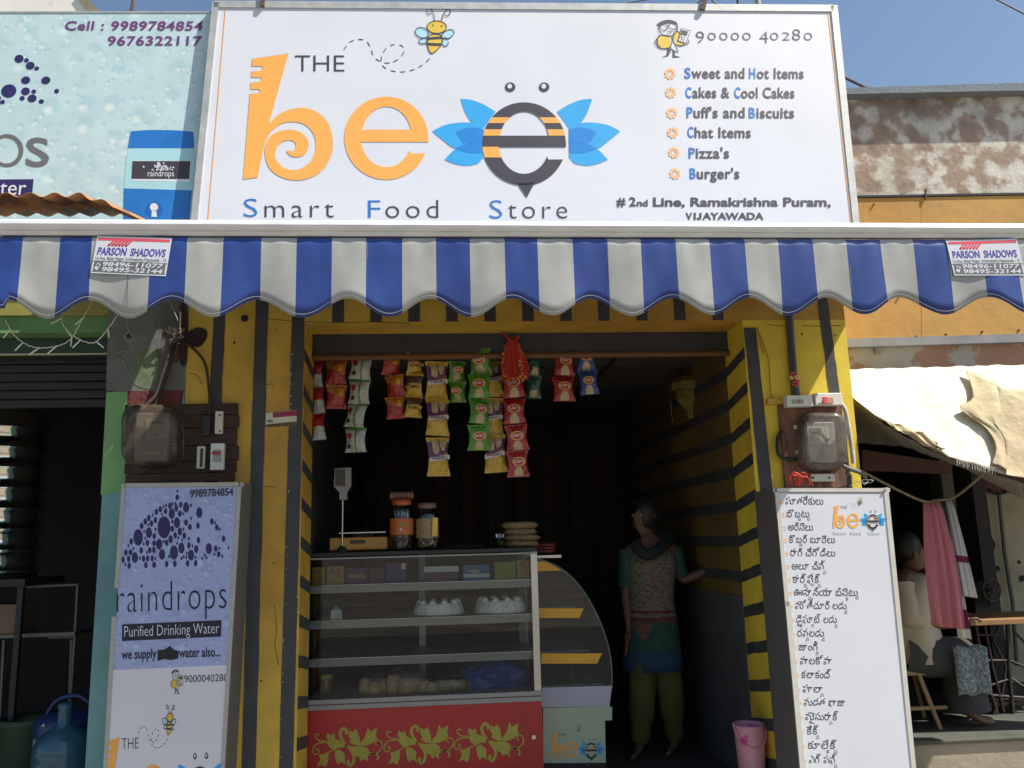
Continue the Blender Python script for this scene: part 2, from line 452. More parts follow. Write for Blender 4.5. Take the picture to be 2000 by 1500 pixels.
# rolled shutter box and the wooden rod
sh = thing('shutter_box', 'dark steel box of the rolled up shutter at top of the doorway', 'shutter box', ((XL + XR) / 2, .27, Z(1000, 690, .24)))
zz0, zz1 = Z(1000, 693, .24), Z(1000, 655, .24) + .1
bx('front_panel', mat('shutter_grey', (.05, .055, .065), .5, metal=.2, var=.2), sh, XL + .002, XR - .002, .24, .26, zz0, zz1, .003)
bx('bottom_slat', DARKM, sh, XL + .002, XR - .002, .262, .32, zz0, zz0 + .03)
rod = MB().tube([(XL + .002, .235, Z(611, 699, .235)), (XR - .002, .235, Z(1420, 690, .235))], .0165, 12)
tag(rod.build('hanging_rod', mat('rod_wood', (.16, .075, .03), .6, var=.25, stretch=(.3, 1, 6), scale=12)), 'long orange brown wooden rod across the doorway top that the snack packets hang from', 'rod')

# ------------------------------------------------------------------ left neighbour shop
n1 = thing('water_shop_building', 'neighbouring shop at left with green lintel and grey, green and teal painted pillar', 'shop building', (XN - 1.5, 0, 0))
bx('pillar', TEALW, n1, XN, XP - .003, .0, .4, 0, ROOF - .02)
def patch(pts, m, name='paint_patch', h=.002, par=n1):
    f = yplane(0)
    v = [f(a, b, h) for a, b in pts]
    return MB().add(v, geometry.tessellate_polygon([v])).build(name, m, par, fix=False)
patch([(214, 560), (372, 560), (362, 640), (360, 763), (207, 766)], GREYW)
patch([(208, 764), (250, 766), (248, 960), (197, 967)], GREENW)
patch([(250, 764), (360, 762), (352, 800), (248, 800)], mat('maroon_patch', (.14, .035, .03), .8, var=.4, scale=20, bump=.4), h=.003)
patch(cr2([(262, 690), (300, 680), (310, 720), (298, 758), (262, 750), (255, 720)], 4, True), mat('green_grey_patch', (.15, .20, .12), .8, var=.3, scale=15), h=.0035)
patch(cr2([(352, 600), (366, 602), (366, 705), (352, 708), (348, 650)], 3, True), mat('brown_smear', (.05, .03, .025), .9, var=.4, scale=20), h=.0045)
patch(cr2([(366, 652), (385, 640), (403, 645), (404, 660), (390, 678), (368, 672)], 4, True), mat('soot_smear', (.035, .025, .02), .9, var=.4, scale=20), h=.0048)
xw = XN - 3
bx('lintel', mat('lintel_green', (.12, .26, .09), .7, var=.2, scale=5, bump=.3, bscale=30), n1, xw, XN, .02, .4, Z(100, 650, .02), Z(100, 618, .02))
bx('upper_lintel', mat('lintel_olive', (.30, .27, .06), .7, var=.2, scale=5), n1, xw, XN, 0.0, .4, Z(100, 618, .02) + .001, Z(100, 583, 0))
bx('upper_wall', mat('lintel_cyan', (.10, .42, .55), .7, var=.1), n1, xw, XN - .001, .01, .4, Z(100, 583, 0), ROOF - .02)
bx('shutter_box', mat('dark_green_shutter', (.02, .06, .035), .6, var=.2), n1, xw, XN, .12, .4, Z(100, 691, .12), Z(100, 650, .02))
bx('shutter_trim', mat('cream_trim', (.5, .45, .3), .6), n1, xw, XN - .01, .11, .12, Z(100, 694, .12), Z(100, 691, .12))
for k in range(6):
    z = Z(100, 694, .2) - k * .045
    bx('shutter_slat', mat('shutter_dark_paint', (.014, .015, .016), .6), n1, xw, XN, .2 + (k % 2) * .006, .23, z - .042, z, .006)
bx('back_wall', ROOMD, n1, xw, XN, 2.6, 2.8, 0, ROOF - .3)
bx('side_wall', ROOMD, n1, XN + .001, XP - .004, .4, 2.8, 0, ROOF - .03)
bx('side_wall', ROOMD, n1, xw - .15, xw, 0, 2.8, 0, ROOF - .03)
bx('ceiling', ROOMD, n1, xw, XN, .4, 2.8, 2.6, 2.75)
bx('roof', CONC, n1, xw, XP - .004, .4, 2.8, ROOF - .02, ROOF + .1)
bx('floor_slab', CONC, n1, xw, XP - .005, -.1, 2.7, .012, ZF - .03)

# ------------------------------------------------------------------ main sign board
aL = R(3.6)
p0 = P(1000, 430, -.14)
bplane = plane(p0, Vector((0, -math.cos(aL), math.sin(aL))))
c_ = bplane(1020, 470)
board = thing('shop_sign_board', 'large white sign board with orange bee lettering, blue leaves and food list above the awning', 'sign board', c_)
corners = [(428, 10), (1622, 15), (1666, 440), (383, 440)]
nb = Vector((0, -math.cos(aL), math.sin(aL)))
MB().prism([bplane(*q) for q in corners], -nb * .018).build('panel', WHITEP, board)
def bar(par, proj, a, b, wpx, m, d=.03, h=.006, name='frame'):
    """flat angle bar between two pixel points on a sign plane"""
    A, B = Vector(a), Vector(b); u = (B - A).normalized(); q = Vector((-u.y, u.x)) * wpx / 2
    pts = [proj(*(A - u * wpx / 2 + q), h), proj(*(B + u * wpx / 2 + q), h), proj(*(B + u * wpx / 2 - q), h), proj(*(A - u * wpx / 2 - q), h)]
    n_ = (pts[1] - pts[0]).cross(pts[2] - pts[0]).normalized()
    if n_.y > 0: n_ = -n_
    return MB().prism(pts, -n_ * d).build(name, m, par, bev=.0015)
for a, b in [((424, 9), (1621, 17)), ((1629, 18), (1672, 440)), ((421, 12), (379, 440))]:
    bar(board, bplane, a, b, 13, GALV)
C = Canvas(bplane, board)
bee = dict()
def offs(pts, sx, sy, ox, oy): return [(x / sx + ox, y / sy + oy) for x, y in pts]
K = 10 / 3
def c2(pts): return [(400 + x / K, y / K) for x, y in pts]
def c3(pts): return [(800 + x / K, y / K) for x, y in pts]
B_OUT = ([(310, 385), (545, 350), (418, 805)] + cr2([(418, 805), (500, 735), (620, 702), (720, 725), (800, 800), (833, 920), (815, 1030), (750, 1120), (660, 1165),
         (570, 1172), (480, 1145), (415, 1085), (392, 1000), (405, 920), (460, 865), (545, 845), (620, 860), (668, 905), (675, 950), (655, 1000), (610, 1023), (560, 1016), (530, 985)], 4)[1:]
         + cr2([(545, 979), (575, 985), (592, 960), (588, 930), (560, 914), (515, 920), (475, 950), (458, 1005), (470, 1050), (510, 1090), (570, 1108), (630, 1096), (690, 1050),
                (720, 985), (722, 920), (700, 860), (650, 812), (580, 794), (500, 806), (430, 860), (390, 935)], 4)
         + [(345, 1155), (250, 1168), (295, 612), (352, 607), (362, 598), (355, 582), (298, 582), (300, 540), (360, 534), (370, 520), (366, 504), (302, 505), (305, 468), (368, 462), (378, 447), (372, 432), (306, 432)])
def e_shape(cx, cy, rx, ry, bt, bb, ntop, nx0, irx, iry, icy):
    """outline and counter of the round e (crop units)"""
    out = [(cx + rx, bb), ]
    out = [(cx + rx + 2, bb)] + ell(cx, cy, rx, ry, 48, 0, -180) 
    out += ell(cx, cy, rx, ry, 40, 180, 22)[1:]
    out = [p for p in out]
    # end of lower jaw
    out += [(cx + rx * .955, ntop), (nx0, ntop)]
    inner = [(x, y) for x, y in ell(cx, icy, irx, iry, 30, 25, 180) if y > bb]
    out += inner + [(cx - irx * 1.005, bb)]
    hole = [(cx - irx + 4, bt)] + [(x, y) for x, y in ell(cx + 2, icy - 10, irx - 4, iry, 30, 180, 360) if y < bt - 2] + [(cx + irx - 4, bt)]
    return out, hole
E1, E1H = e_shape(1182, 900, 273, 270, 845, 925, 1000, 1345, 166, 192, 897)
E2, E2H = e_shape(745, 938, 272, 270, 885, 958, 1040, 903, 166, 198, 935)
def logo(Cv, small=False):
    sub = cr2
    Cv.text('THE', 576, 673, 140, 32, INK, lay=3, bold=-.012)
    if not small:
        Cv.poly(c2([(x * 1.0, y) for x, y in [(p[0] + (p[0] - 540) * .012, p[1] + (p[1] - 760) * .010) for p in B_OUT]]), mat('halo_ink', (.55, .50, .50), .5, var=0), lay=1.5)
    Cv.poly(c2(B_OUT), ORANGE, lay=3)
    Cv.poly(c2(E1), ORANGE, lay=3, holes=[c2(E1H)])
    L1 = cr2([(330, 645), (400, 650), (480, 680), (560, 728)], 4) + cr2([(500, 810), (475, 835), (410, 805), (365, 740), (330, 645)], 4)[:-1]
    L2 = cr2([(148, 855), (230, 815), (340, 798), (420, 806), (482, 830)], 4) + [(482, 940)] + cr2([(400, 950), (300, 968), (220, 915), (148, 855)], 4)[:-1]
    L3 = cr2([(228, 1040), (300, 968), (380, 935), (480, 935)], 4) + [(482, 1025)] + cr2([(445, 1066), (370, 1080), (290, 1066), (228, 1040)], 4)[:-1]
    D1 = cr2([(300, 862), (360, 838), (430, 832), (480, 845)], 3) + [(480, 932), (345, 932)]
    D2 = cr2([(300, 968), (380, 935), (480, 935)], 3) + [(480, 995)] + cr2([(480, 995), (390, 997), (300, 968)], 3)[1:-1]
    mir = lambda p: [(1519 - x, y) for x, y in p]
    Cv.polys([c3(L1), c3(mir(L1))], SKYB, lay=2)
    Cv.polys([c3(L3), c3(mir(L3))], SKYB, lay=2.4)
    Cv.polys([c3(L2), c3(mir(L2))], SKYB, lay=2.8)
    Cv.polys([c3(D1), c3(mir(D1)), c3(D2), c3(mir(D2))], DEEPB, lay=3.6)
    Cv.poly(c3(E2), INK, lay=4.6, holes=[c3(E2H)])
    Cv.poly(c3([(700, 1195), (763, 1288), (815, 1190)]), INK, lay=4.6)
    bands = []
    def xo(y, rx, ry, cy): return rx * math.sqrt(max(0, 1 - ((y - cy) / ry) ** 2))
    for ya_, yb_ in ((766, 803), (844, 885)):
        for sg in (-1, 1):
            o_ = [(745 + sg * xo(y, 272, 270, 938), y) for y in (ya_, (ya_ + yb_) / 2, yb_)]
            i_ = [(747 + sg * xo(y, 162, 198, 925), y) for y in (yb_, (ya_ + yb_) / 2, ya_)]
            bands.append(c3(o_ + i_))
    bands.append(c3([(745 - xo(y, 272, 270, 938), y) for y in (958, 992, 1027)] + [(745 - xo(y, 166, 198, 935), y) for y in (1027, 992, 958)]))
    Cv.polys(bands, ORANGE, lay=5.6)
    for ex in (655, 876):
        Cv.poly(c3(ell(ex, 568, 34, 31, 20)), INK, lay=3); Cv.poly(c3(ell(ex - 3, 563, 15, 16, 14)), WHITEP, lay=4)
    # the small flying bee
    Cv.polys([c3(ell(80, 215, 44, 33, 18, rot=20)), c3(ell(92, 268, 32, 18, 14, rot=-15)), c3(ell(250, 225, 44, 26, 18, rot=-30)), c3(ell(232, 275, 22, 28, 14))], PALEB, lay=2)
    wl = [c3(ell(80, 215, 44, 33, 18, rot=20) + [ell(80, 215, 44, 33, 18, rot=20)[0]]), c3(ell(250, 225, 44, 26, 18, rot=-30) + [ell(250, 225, 44, 26, 18, rot=-30)[0]]),
          c3(ell(92, 268, 32, 18, 14, rot=-15)), c3(ell(232, 275, 22, 28, 14))]
    body = cr2([(160, 225), (205, 232), (214, 270), (195, 310), (143, 350), (118, 300), (112, 262), (130, 232)], 3, True)
    Cv.poly(c3(body), YEL, lay=3.4)
    Cv.poly(c3(ell(177, 178, 63, 41, 22)), YEL, lay=3)
    h = ell(177, 178, 63, 41, 22); wl += [c3(h + h[:1]), c3(body + body[:1])]
    Cv.polys([c3([(118, 245), (208, 238), (210, 256), (116, 262)]), c3([(114, 280), (206, 284), (200, 302), (118, 298)])], INK, lay=4.4)
    wl += [c3(cr2([(162, 138), (158, 100), (140, 62), (118, 58), (112, 78), (126, 96), (138, 84)], 3)), c3(cr2([(208, 136), (222, 90), (246, 62), (264, 68), (262, 94), (240, 106), (228, 92)], 3))]
    Cv.strokes(wl, 1.5 if not small else 2.4, INK, lay=5)
    Cv.polys([c3(ell(152, 166, 5, 5, 8)), c3(ell(208, 171, 5, 5, 8))], INK, lay=5)
    # dashed flight path (crop 2 units)
    path = cr2([(905, 325), (945, 275), (1005, 257), (1055, 272), (1082, 320), (1105, 375), (1170, 410), (1240, 398), (1292, 350), (1290, 305), (1240, 290), (1185, 312), (1150, 375), (1160, 430), (1220, 462), (1300, 468), (1380, 445), (1440, 405), (1475, 368)], 8)
    seg = []; acc = []
    tot = 0
    for i in range(len(path) - 1):
        a, b = path[i], path[i + 1]; l = math.dist(a, b); st = max(1, int(l / 3))
        for j in range(st):
            q = (a[0] + (b[0] - a[0]) * j / st, a[1] + (b[1] - a[1]) * j / st); tot += l / st
            if tot % 62 < 36: acc.append(q)
            elif acc:
                if len(acc) > 2: seg.append(c2(acc))
                acc = []
    Cv.strokes(seg, 1.7 if not small else 2.6, INK, lay=2.2)
    for s_, m_, a, b, y, cp in (('S', BLUEL, 476, 503, 424, 36), ('mart', INK, 517, 652, 425, 36), ('F', BLUEL, 719, 743, 426, 35), ('ood', INK, 753, 856, 426, 36), ('S', BLUEL, 956, 981, 427, 36), ('tore', INK, 992, 1108, 427, 36)):
        Cv.text(s_, a, b, y, cp, m_, bold=-.012, space=1.25 if len(s_) > 1 else 1)
logo(C)
C.strokes([[(443, 11), (441, 12), (406, 436)], [(441, 11), (1000, 13), (1612, 20)], [(1617, 22), (1628, 120), (1662, 436)]], 1.6, ORANGE, lay=3)
# phone number with low numerals
for s_, a, b, y, cp in (('9', 1359, 1375, 84.5, 23), ('o', 1382, 1398, 79, 23), ('o', 1405, 1421, 79, 23), ('o', 1427.5, 1443.5, 79, 23), ('o', 1450, 1466, 79, 23),
                        ('4', 1483, 1500, 84.5, 23), ('o', 1504, 1520, 79, 23), ('2', 1527, 1542.5, 79, 16), ('8', 1547, 1563, 79, 22), ('o', 1570, 1586, 79, 23)):
    C.text(s_, a, b, y, cp, INK, bold=-.012)
for (s_, m_, a, b, y) in [('S', 1, 1336.5, 1349, 153), ('weet and', 0, 1350, 1454, 153), ('H', 1, 1463, 1475, 153.5), ('ot Items', 0, 1478, 1569.5, 153.5),
    ('C', 1, 1338.6, 1350.6, 191), ('akes &', 0, 1352.4, 1425, 191), ('C', 1, 1434, 1446, 191.3), ('ool Cakes', 0, 1447.5, 1551.6, 191.5),
    ('P', 1, 1341, 1353, 230), ("uff's and", 0, 1354.5, 1454.4, 230), ('B', 1, 1462.5, 1475, 230.5), ('iscuits', 0, 1477.5, 1551, 230.5),
    ('C', 1, 1342.5, 1354.5, 268.5), ('hat Items', 0, 1356.6, 1466.4, 269), ('P', 1, 1345, 1357.5, 309), ("izza's", 0, 1359, 1424, 309),
    ('B', 1, 1347, 1359, 349), ("urger's", 0, 1361, 1444, 349)]:
    C.text(s_, a, b, y, 19.8, BLUEL if m_ else INK, bold=.022, space=1.06 if len(s_) > 1 else 1)
for bxp, byp in ((362, 481), (367, 603), (374, 737), (380, 864), (387, 994), (394, 1132)):
    cx, cy = 1200 + bxp / K, byp / K; pl = []
    for k in range(8):
        a = k * math.pi / 4 + .2
        pl.append(ell(cx + 8.2 * math.cos(a), cy + 8.2 * math.sin(a), 3.2, 3.2, 10)); pl.append(ell(cx + 3.8 * math.cos(a), cy + 3.8 * math.sin(a), 1.0, 1.0, 6))
    C.polys(pl, ORANGE2, lay=3)
C.text('# 2', 1204, 1242, 402.6, 16.5, INK, bold=.03); C.text('nd', 1244, 1265, 402.8, 12, INK, bold=.03)
C.text('Line, Ramakrishna Puram,', 1275.5, 1622.5, 402.8, 16.3, INK, bold=.03); C.text('V', 1339, 1352, 429, 13, INK, bold=.03); C.text('I', 1355, 1359, 429, 13, INK, bold=.03); C.poly([(1366, 415.8), (1370, 415.8), (1370, 426), (1368, 429.3), (1362, 429.3), (1360.5, 425.5), (1364, 425), (1366, 425.5)], INK, lay=3, name='lettering'); C.text('AYAWADA', 1371.6, 1491.6, 429, 13, INK, bold=.03)
def cartoon_man(Cv, T):
    """little round-headed figure holding a phone; T maps crop-4 units to the canvas"""
    def q(pts): return [T(x, y) for x, y in pts]
    jk = cr2([(290, 235), (340, 232), (372, 245), (368, 300), (330, 318), (290, 308), (280, 265)], 3, True)
    jr = cr2([(395, 205), (425, 215), (440, 260), (455, 290), (420, 298), (385, 280), (385, 235)], 3, True)
    Cv.polys([q(jk), q(jr)], YEL, lay=3)
    Cv.polys([q([(345, 315), (375, 318), (352, 365), (305, 374), (340, 360)]), q([(378, 318), (398, 325), (392, 362), (436, 374), (380, 374)])], INK, lay=3)
    Cv.poly(q([(360, 240), (385, 245), (420, 345), (370, 318)]), WHITEP, lay=3.6)
    hd = ell(350, 185, 62, 52, 24); gl1 = ell(322, 178, 24, 22, 16); gl2 = ell(382, 168, 27, 24, 16)
    Cv.poly(q(cr2([(275, 160), (310, 138), (350, 132), (395, 140), (408, 160), (350, 148), (300, 165)], 3, True)), INK, lay=4.4)
    ph = [(440, 188), (492, 205), (460, 285), (412, 268)]
    Cv.poly(q([(434, 184), (497, 200), (463, 291), (406, 272)]), INK, lay=4); Cv.poly(q(ph), WHITEP, lay=5)
    Cv.poly(q([(440, 196), (480, 208), (468, 238), (430, 226)]), INK, lay=6)
    keys = []
    for i in range(3):
        for j in range(3): keys.append(q(ell(426 + i * 14 - j * 4, 240 + j * 13 + i * 4, 4.5, 4, 6)))
    Cv.polys(keys, INK, lay=6)
    w_ = abs(T(100, 0)[0] - T(0, 0)[0]) * .05
    Cv.strokes([q(hd + hd[:1]), q(gl1 + gl1[:1]), q(gl2 + gl2[:1]), q(jk + jk[:1]), q(jr + jr[:1]), q(cr2([(345, 205), (362, 212), (378, 204)], 3)),
                q(cr2([(292, 240), (265, 270), (275, 298), (296, 306)], 3)), q(cr2([(455, 290), (480, 285), (484, 260)], 3)), q([(372, 245), (415, 340)])], w_, INK, lay=5)
cartoon_man(C, lambda x, y: (1200 + x / K, y / K))
# hooks and struts at the top of the board
for (a, b, w_) in (((517, -30), (514, 12), 8), ((1383, -30), (1372, 18), 9)):
    o = bar(board, bplane, a, b, w_, mat('rusty_iron', (.10, .06, .045), .8, var=.35, scale=20, bump=.3), d=.012, h=.02, name='hanging_hook')
for px in (560, 1000, 1500):
    c0 = bplane(px, 60, -.03)
    MB().tube([c0, Vector((c0.x, .35, c0.z - .3))], .012, 6).build('back_strut', DARKM, board)

# ------------------------------------------------------------------ left neighbour board
lplane = plane(P(200, 430, -.085), Vector((0, -math.cos(R(2.5)), math.sin(R(2.5)))))
lb = thing('water_sign_board', 'pale blue water droplet sign board with phone numbers and a printed water cooler, upper left', 'sign board', lplane(150, 470))
def drops(name, c1, c2_, hi, sc_=9):
    m = mat(name, c1, .4, var=.08, scale=6)
    n = m.node_tree; b = n.nodes['Principled BSDF']
    geo = [x for x in n.nodes if x.type == 'NEW_GEOMETRY'][0]
    src = b.inputs['Base Color'].links[0].from_socket
    for s_, lo, hi_ in ((sc_, .0, .16), (sc_ * 2.6, .0, .22)):
        vo = n.nodes.new('ShaderNodeTexVoronoi'); vo.inputs['Scale'].default_value = s_; vo.inputs['Randomness'].default_value = 1
        n.links.new(geo.outputs['Position'], vo.inputs['Vector'])
        add = n.nodes.new('ShaderNodeVectorMath'); add.operation = 'ADD'; add.inputs[1].default_value = (.012 * 9 / s_, 0, .03 * 9 / s_)
        vo2 = n.nodes.new('ShaderNodeTexVoronoi'); vo2.inputs['Scale'].default_value = s_
        n.links.new(geo.outputs['Position'], add.inputs[0]); n.links.new(add.outputs[0], vo2.inputs['Vector'])
        for v_, colr, thr, st in ((vo, c2_, .36, .65), (vo2, hi, .22, .75)):
            mr = n.nodes.new('ShaderNodeMapRange'); mr.inputs[1].default_value = thr - .12; mr.inputs[2].default_value = thr + .03
            mr.inputs[3].default_value = st; mr.inputs[4].default_value = 0
            n.links.new(v_.outputs['Distance'], mr.inputs[0])
            mx = n.nodes.new('ShaderNodeMix'); mx.data_type = 'RGBA'; mx.inputs[7].default_value = (*colr, 1)
            n.links.new(mr.outputs[0], mx.inputs[0]); n.links.new(src, mx.inputs[6]); src = mx.outputs[2]
    n.links.new(src, b.inputs['Base Color']); return m
DROPB = drops('droplet_print_blue', (.48, .63, .65), (.36, .54, .58), (.70, .76, .72), 8)
DROPV = drops('droplet_print_violet', (.36, .42, .68), (.28, .33, .58), (.50, .60, .80), 13)
MB().prism([lplane(*q) for q in [(-160, 22), (418, 22), (392, 462), (-200, 462)]], (0, .03, 0)).build('panel', DROPB, lb)
L = Canvas(lplane, lb)
for a, b, c, d in ((125, 383, 30, 26), (173, 393, 16, 14), (198, 428, 29, 25), (240, 446, 16, 13), (168, 523, 30, 25), (299, 524, 30, 25), (58, 593, 50, 43), (167, 595, 29, 25), (221, 597, 16, 14),
                   (370, 594, 16, 15), (145, 640, 17, 15), (210, 641, 30, 25), (270, 661, 17, 15), (17, 665, 17, 14), (-8, 640, 16, 14)):
    L.poly(ell(a / K, b / K, c / K, d / K, 20, rot=-15), NAVY, lay=2, name='printed_dot')
L.text('Cell : 9989784854', 127.5, 396.6, 59, 17, INKP, bold=.022, shear=.12, slope=.002, space=1.08); L.text('9676322117', 211, 395.4, 88.5, 17, INKP, bold=.022, shear=.08, space=1.08)
# letters o and s
oo = ell(14, 294, 32, 32, 36); oi = ell(13, 294, 24.5, 25.5, 36); L.poly(oo, GREYI, lay=3, holes=[oi], name='lettering')
L.text('s', 51, 96, 325, 84, GREYI, name='lettering')
L.poly([(-40, 351), (66, 350), (62, 390), (-40, 390)], NAVY, lay=2); L.text('ter', 1, 52, 381, 29, WHITEP, lay=4, shear=.1)
bl = mat('cooler_blue_ink', (.02, .17, .52), .4, var=.1, scale=8); bl2 = mat('cooler_pale_ink', (.36, .62, .68), .4, var=.05)
L.poly(cr2([(250, 290), (255, 262), (262, 256), (315, 254), (372, 257), (378, 264), (379, 290)], 3), bl, lay=2.4, name='printed_cooler')
L.poly([(250, 289.5), (379, 290), (381, 330), (375, 372), (242, 368), (246, 320)], bl2, lay=2.2, name='printed_cooler')
L.poly([(242, 368), (375, 372), (369, 440), (241, 440)], bl, lay=2.4, name='printed_cooler')
L.poly([(258, 314), (373, 314), (371, 356), (256, 353)], WHITEP, lay=3, name='printed_label'); L.poly([(259, 315), (372, 315), (370, 350), (257, 349.5)], INK, lay=4, name='printed_label')
L.text('raindrops', 289, 340, 345, 12, WHITEP, lay=5.5)
rr_ = random.Random(5)
L.polys([ell(300 + rr_.gauss(14, 9), 333 - abs(rr_.gauss(0, 6)), rr_.uniform(.8, 2), None, 8) for _ in range(60)], WHITEP, lay=5.5, name='printed_dots')
L.poly(ell(301, 410, 17, 15, 20), mat('cooler_deep_ink', (.015, .12, .4), .4, var=.05), lay=3.2, name='printed_tap'); L.poly(ell(301, 405, 8, 8, 16) , WHITEP, lay=4, name='printed_tap'); L.poly([(297, 410), (305, 410), (307, 424), (296, 424)], WHITEP, lay=4, name='printed_tap')
bar(lb, lplane, (-160, 24), (418, 24), 3, GALV, d=.02, h=.003)

# rusty corrugated sheet on top of the neighbour's awning
mb = MB(); rows = []
for j in range(4):
    Yj = -.16 - j * .16
    row = []
    for i in range(121):
        px = -60 + i * 3
        zc = .010 * math.cos(i * 3 / 42 * 6.283)
        q0 = P(px, 413, -.2); drop = j * .035
        edge = max(0, (px - 238) / 62)
        row.append(Vector((q0.x, Yj, q0.z + zc - drop - edge * .05)))
    rows.append(row)
tag(MB().grid(rows).build('corrugated_sheet', mat('rusty_tin', (.40, .17, .05), .75, metal=.1, var=.35, scale=9, c2=(.16, .07, .035), mscale=5, mix=(.5, .62), bump=.2), None, solid=.002, fix=False),
    'rusty orange corrugated metal sheet lying behind the left end of the awning bar', 'metal sheet')

# ------------------------------------------------------------------ awning
YB = -.80
aw = thing('awning', 'blue and off-white striped awning with wavy hem and aluminium front bar', 'awning', (.1, -.4, Z(1000, 610, YB)))
xl, xr = X(2, 445, YB), X(2012, 445, YB)
zt, zb = Z(1000, 434, YB), Z(1000, 464, YB)
hh = zt - zb
prof = [(YB - .012, zb), (YB - .022, zb + .2 * hh), (YB - .020, zb + .26 * hh), (YB - .026, zb + .27 * hh), (YB - .034, zb + .40 * hh), (YB - .038, zb + .58 * hh), (YB - .034, zb + .78 * hh), (YB - .022, zb + .93 * hh), (YB - .005, zt),
        (YB + .02, zt - .002), (YB + .04, zt - .015), (YB + .045, zb + .01), (YB + .03, zb)]
pr = [Vector((xl, y, z)) for y, z in prof]
o = MB(); n_ = len(prof)
o.add([Vector((x_, y, z)) for x_ in (xl, xr) for y, z in prof], [(i, (i + 1) % n_, n_ + (i + 1) % n_, n_ + i) for i in range(n_)])
o.add(pr, [tuple(range(n_))]); o.add([Vector((xr, y, z)) for y, z in prof], [tuple(reversed(range(n_)))])
fb = o.build('front_bar', ALU, aw)
BLUEC = mat('awning_blue', (.022, .055, .24), .40, var=.16, scale=8, bump=.05, bscale=400)
CREAM = mat('awning_off_white', (.37, .375, .35), .40, var=.12, scale=8, bump=.05, bscale=400)
# valance, with columns that fall on the stripe borders
borders_px = [-20, 50, 118, 187, 297, 368, 437, 510, 582, 649, 720, 786, 853, 919, 985, 1050, 1120, 1187, 1251, 1320, 1387, 1452, 1517, 1582, 1648, 1715, 1783, 1850, 1917, 1983, 2050]
# measured borders: blue starts at odd places; colours by index
bp = [-20, 45, 118, 180, 296, 366, 437, 511, 580, 649, 716, 786, 852, 918, 986, 1050, 1119, 1187, 1252, 1320, 1386, 1455, 1520, 1588, 1653, 1720, 1784, 1850, 1916, 1982, 2050]
bx_ = [X(p, 520, YB) for p in bp]
colr = []
xs, cols = [], []
for i in range(len(bx_) - 1):
    a, b = max(bx_[i], xl + .002), min(bx_[i + 1], xr - .002)
    if b <= a: continue
    blue = (i % 2 == 0)
    n_ = 9
    for k in range(n_): xs.append(a + (b - a) * k / n_); cols.append(1 if blue else 0)
    last = b
xs.append(last)
peaks = [X(p, 580, YB) for p in (20, 178, 340, 503, 680, 842, 1000, 1153, 1310, 1460, 1610, 1752, 1925, 2080)]
def hem(x):
    for i in range(len(peaks) - 1):
        if peaks[i] <= x <= peaks[i + 1]:
            u = (x - peaks[i]) / (peaks[i + 1] - peaks[i]); return .5 + .5 * math.cos(6.283 * u)
    return .5
zlow = Z(1000, 619, YB); zhigh = Z(1000, 584, YB)
rows = []
prof2 = [(.0, .012), (.02, -.008), (.05, -.017), (.12, -.018), (.3, -.0175), (.5, -.017), (.7, -.0165), (.85, -.016), (1.0, -.0155)]
for u, dy in prof2:
    row = []
    for x_ in xs:
        ze = zlow + (zhigh - zlow) * hem(x_)
        z = zb - .002 + (ze - zb) * u
        rip = (.008 * math.sin(x_ * 9 + 1) + .005 * math.sin(x_ * 23)) * u * u + .0012 * math.sin(x_ * 61) * (1 - abs(2 * u - .4))
        row.append(Vector((x_, YB + dy + rip, z)))
    rows.append(row)
mbv = MB().grid(rows)
nc = len(xs) - 1
mbv.m = [cols[i % nc] for i in range(len(mbv.f))]
mbv.build('valance', [CREAM, BLUEC], aw, solid=.0016, fix=False)
# canopy cloth: stripes run back to the wall; two lengths of cloth with an unseen gap shaped for the sun streak
zw = 3.02; zr = zt - .012; XCR = 2.42
gapA = (X(462, 650, 0) + .0, 0)
def canopy(xa_, xb_, edge):
    mbx = MB()
    for i in range(len(bx_) - 1):
        a, b = max(bx_[i], xa_), min(bx_[i + 1], xb_)
        if b <= a: continue
        rows = []
        for j in range(13):
            v_ = j / 12; y = -.01 + (YB + .03) * v_; z = zw + (zr - zw) * v_ - .012 * math.sin(math.pi * v_)
            rows.append([Vector((edge(a + (b - a) * q_ / 4, y), y, z)) for q_ in range(5)])
        k = len(mbx.f); mbx.grid(rows, 0, True)
        for q in range(k, len(mbx.f)): mbx.m[q] = 1 if i % 2 == 0 else 0
    return mbx.build('canopy_cloth', [CREAM, BLUEC], aw, solid=.0016, fix=False)
cut = lambda y: -1.085 + (-y - .128) * 1.1
slw = lambda y: .105 * max(0, min(1, (.40 + y) / .07))
canopy(xl + .02, -.25, lambda x_, y: min(x_, cut(y))); canopy(-1.2, XCR, lambda x_, y: max(x_, cut(y) + slw(y)))
for px in (620, 1500):
    a_ = P(px, 500, -.03); MB().tube([(a_.x, -.0, 2.78), (a_.x + .45, -.4, 2.73), (a_.x + .1, YB + .05, zb + .03)], .014, 8).build('folding_arm', ALU, aw)
MB().tube([(xl + .03, .0, zw - .0), (XCR, .0, zw - .0)], .03, 10).build('roller_tube', ALU, aw)
# end cap bracket
bx('end_cap', ALU, aw, xl - .006, xl, YB - .035, YB + .04, zb, zt, .002); bx('end_cap', ALU, aw, xr, xr + .006, YB - .035, YB + .04, zb, zt, .002)
# seam thread line on one off-white stripe
Vp = yplane(YB - .0215)
Canvas(yplane(YB - .016), aw).strokes([[(250, 536), (247, 600)]], 1.6, GREYI, lay=1, name='seam')

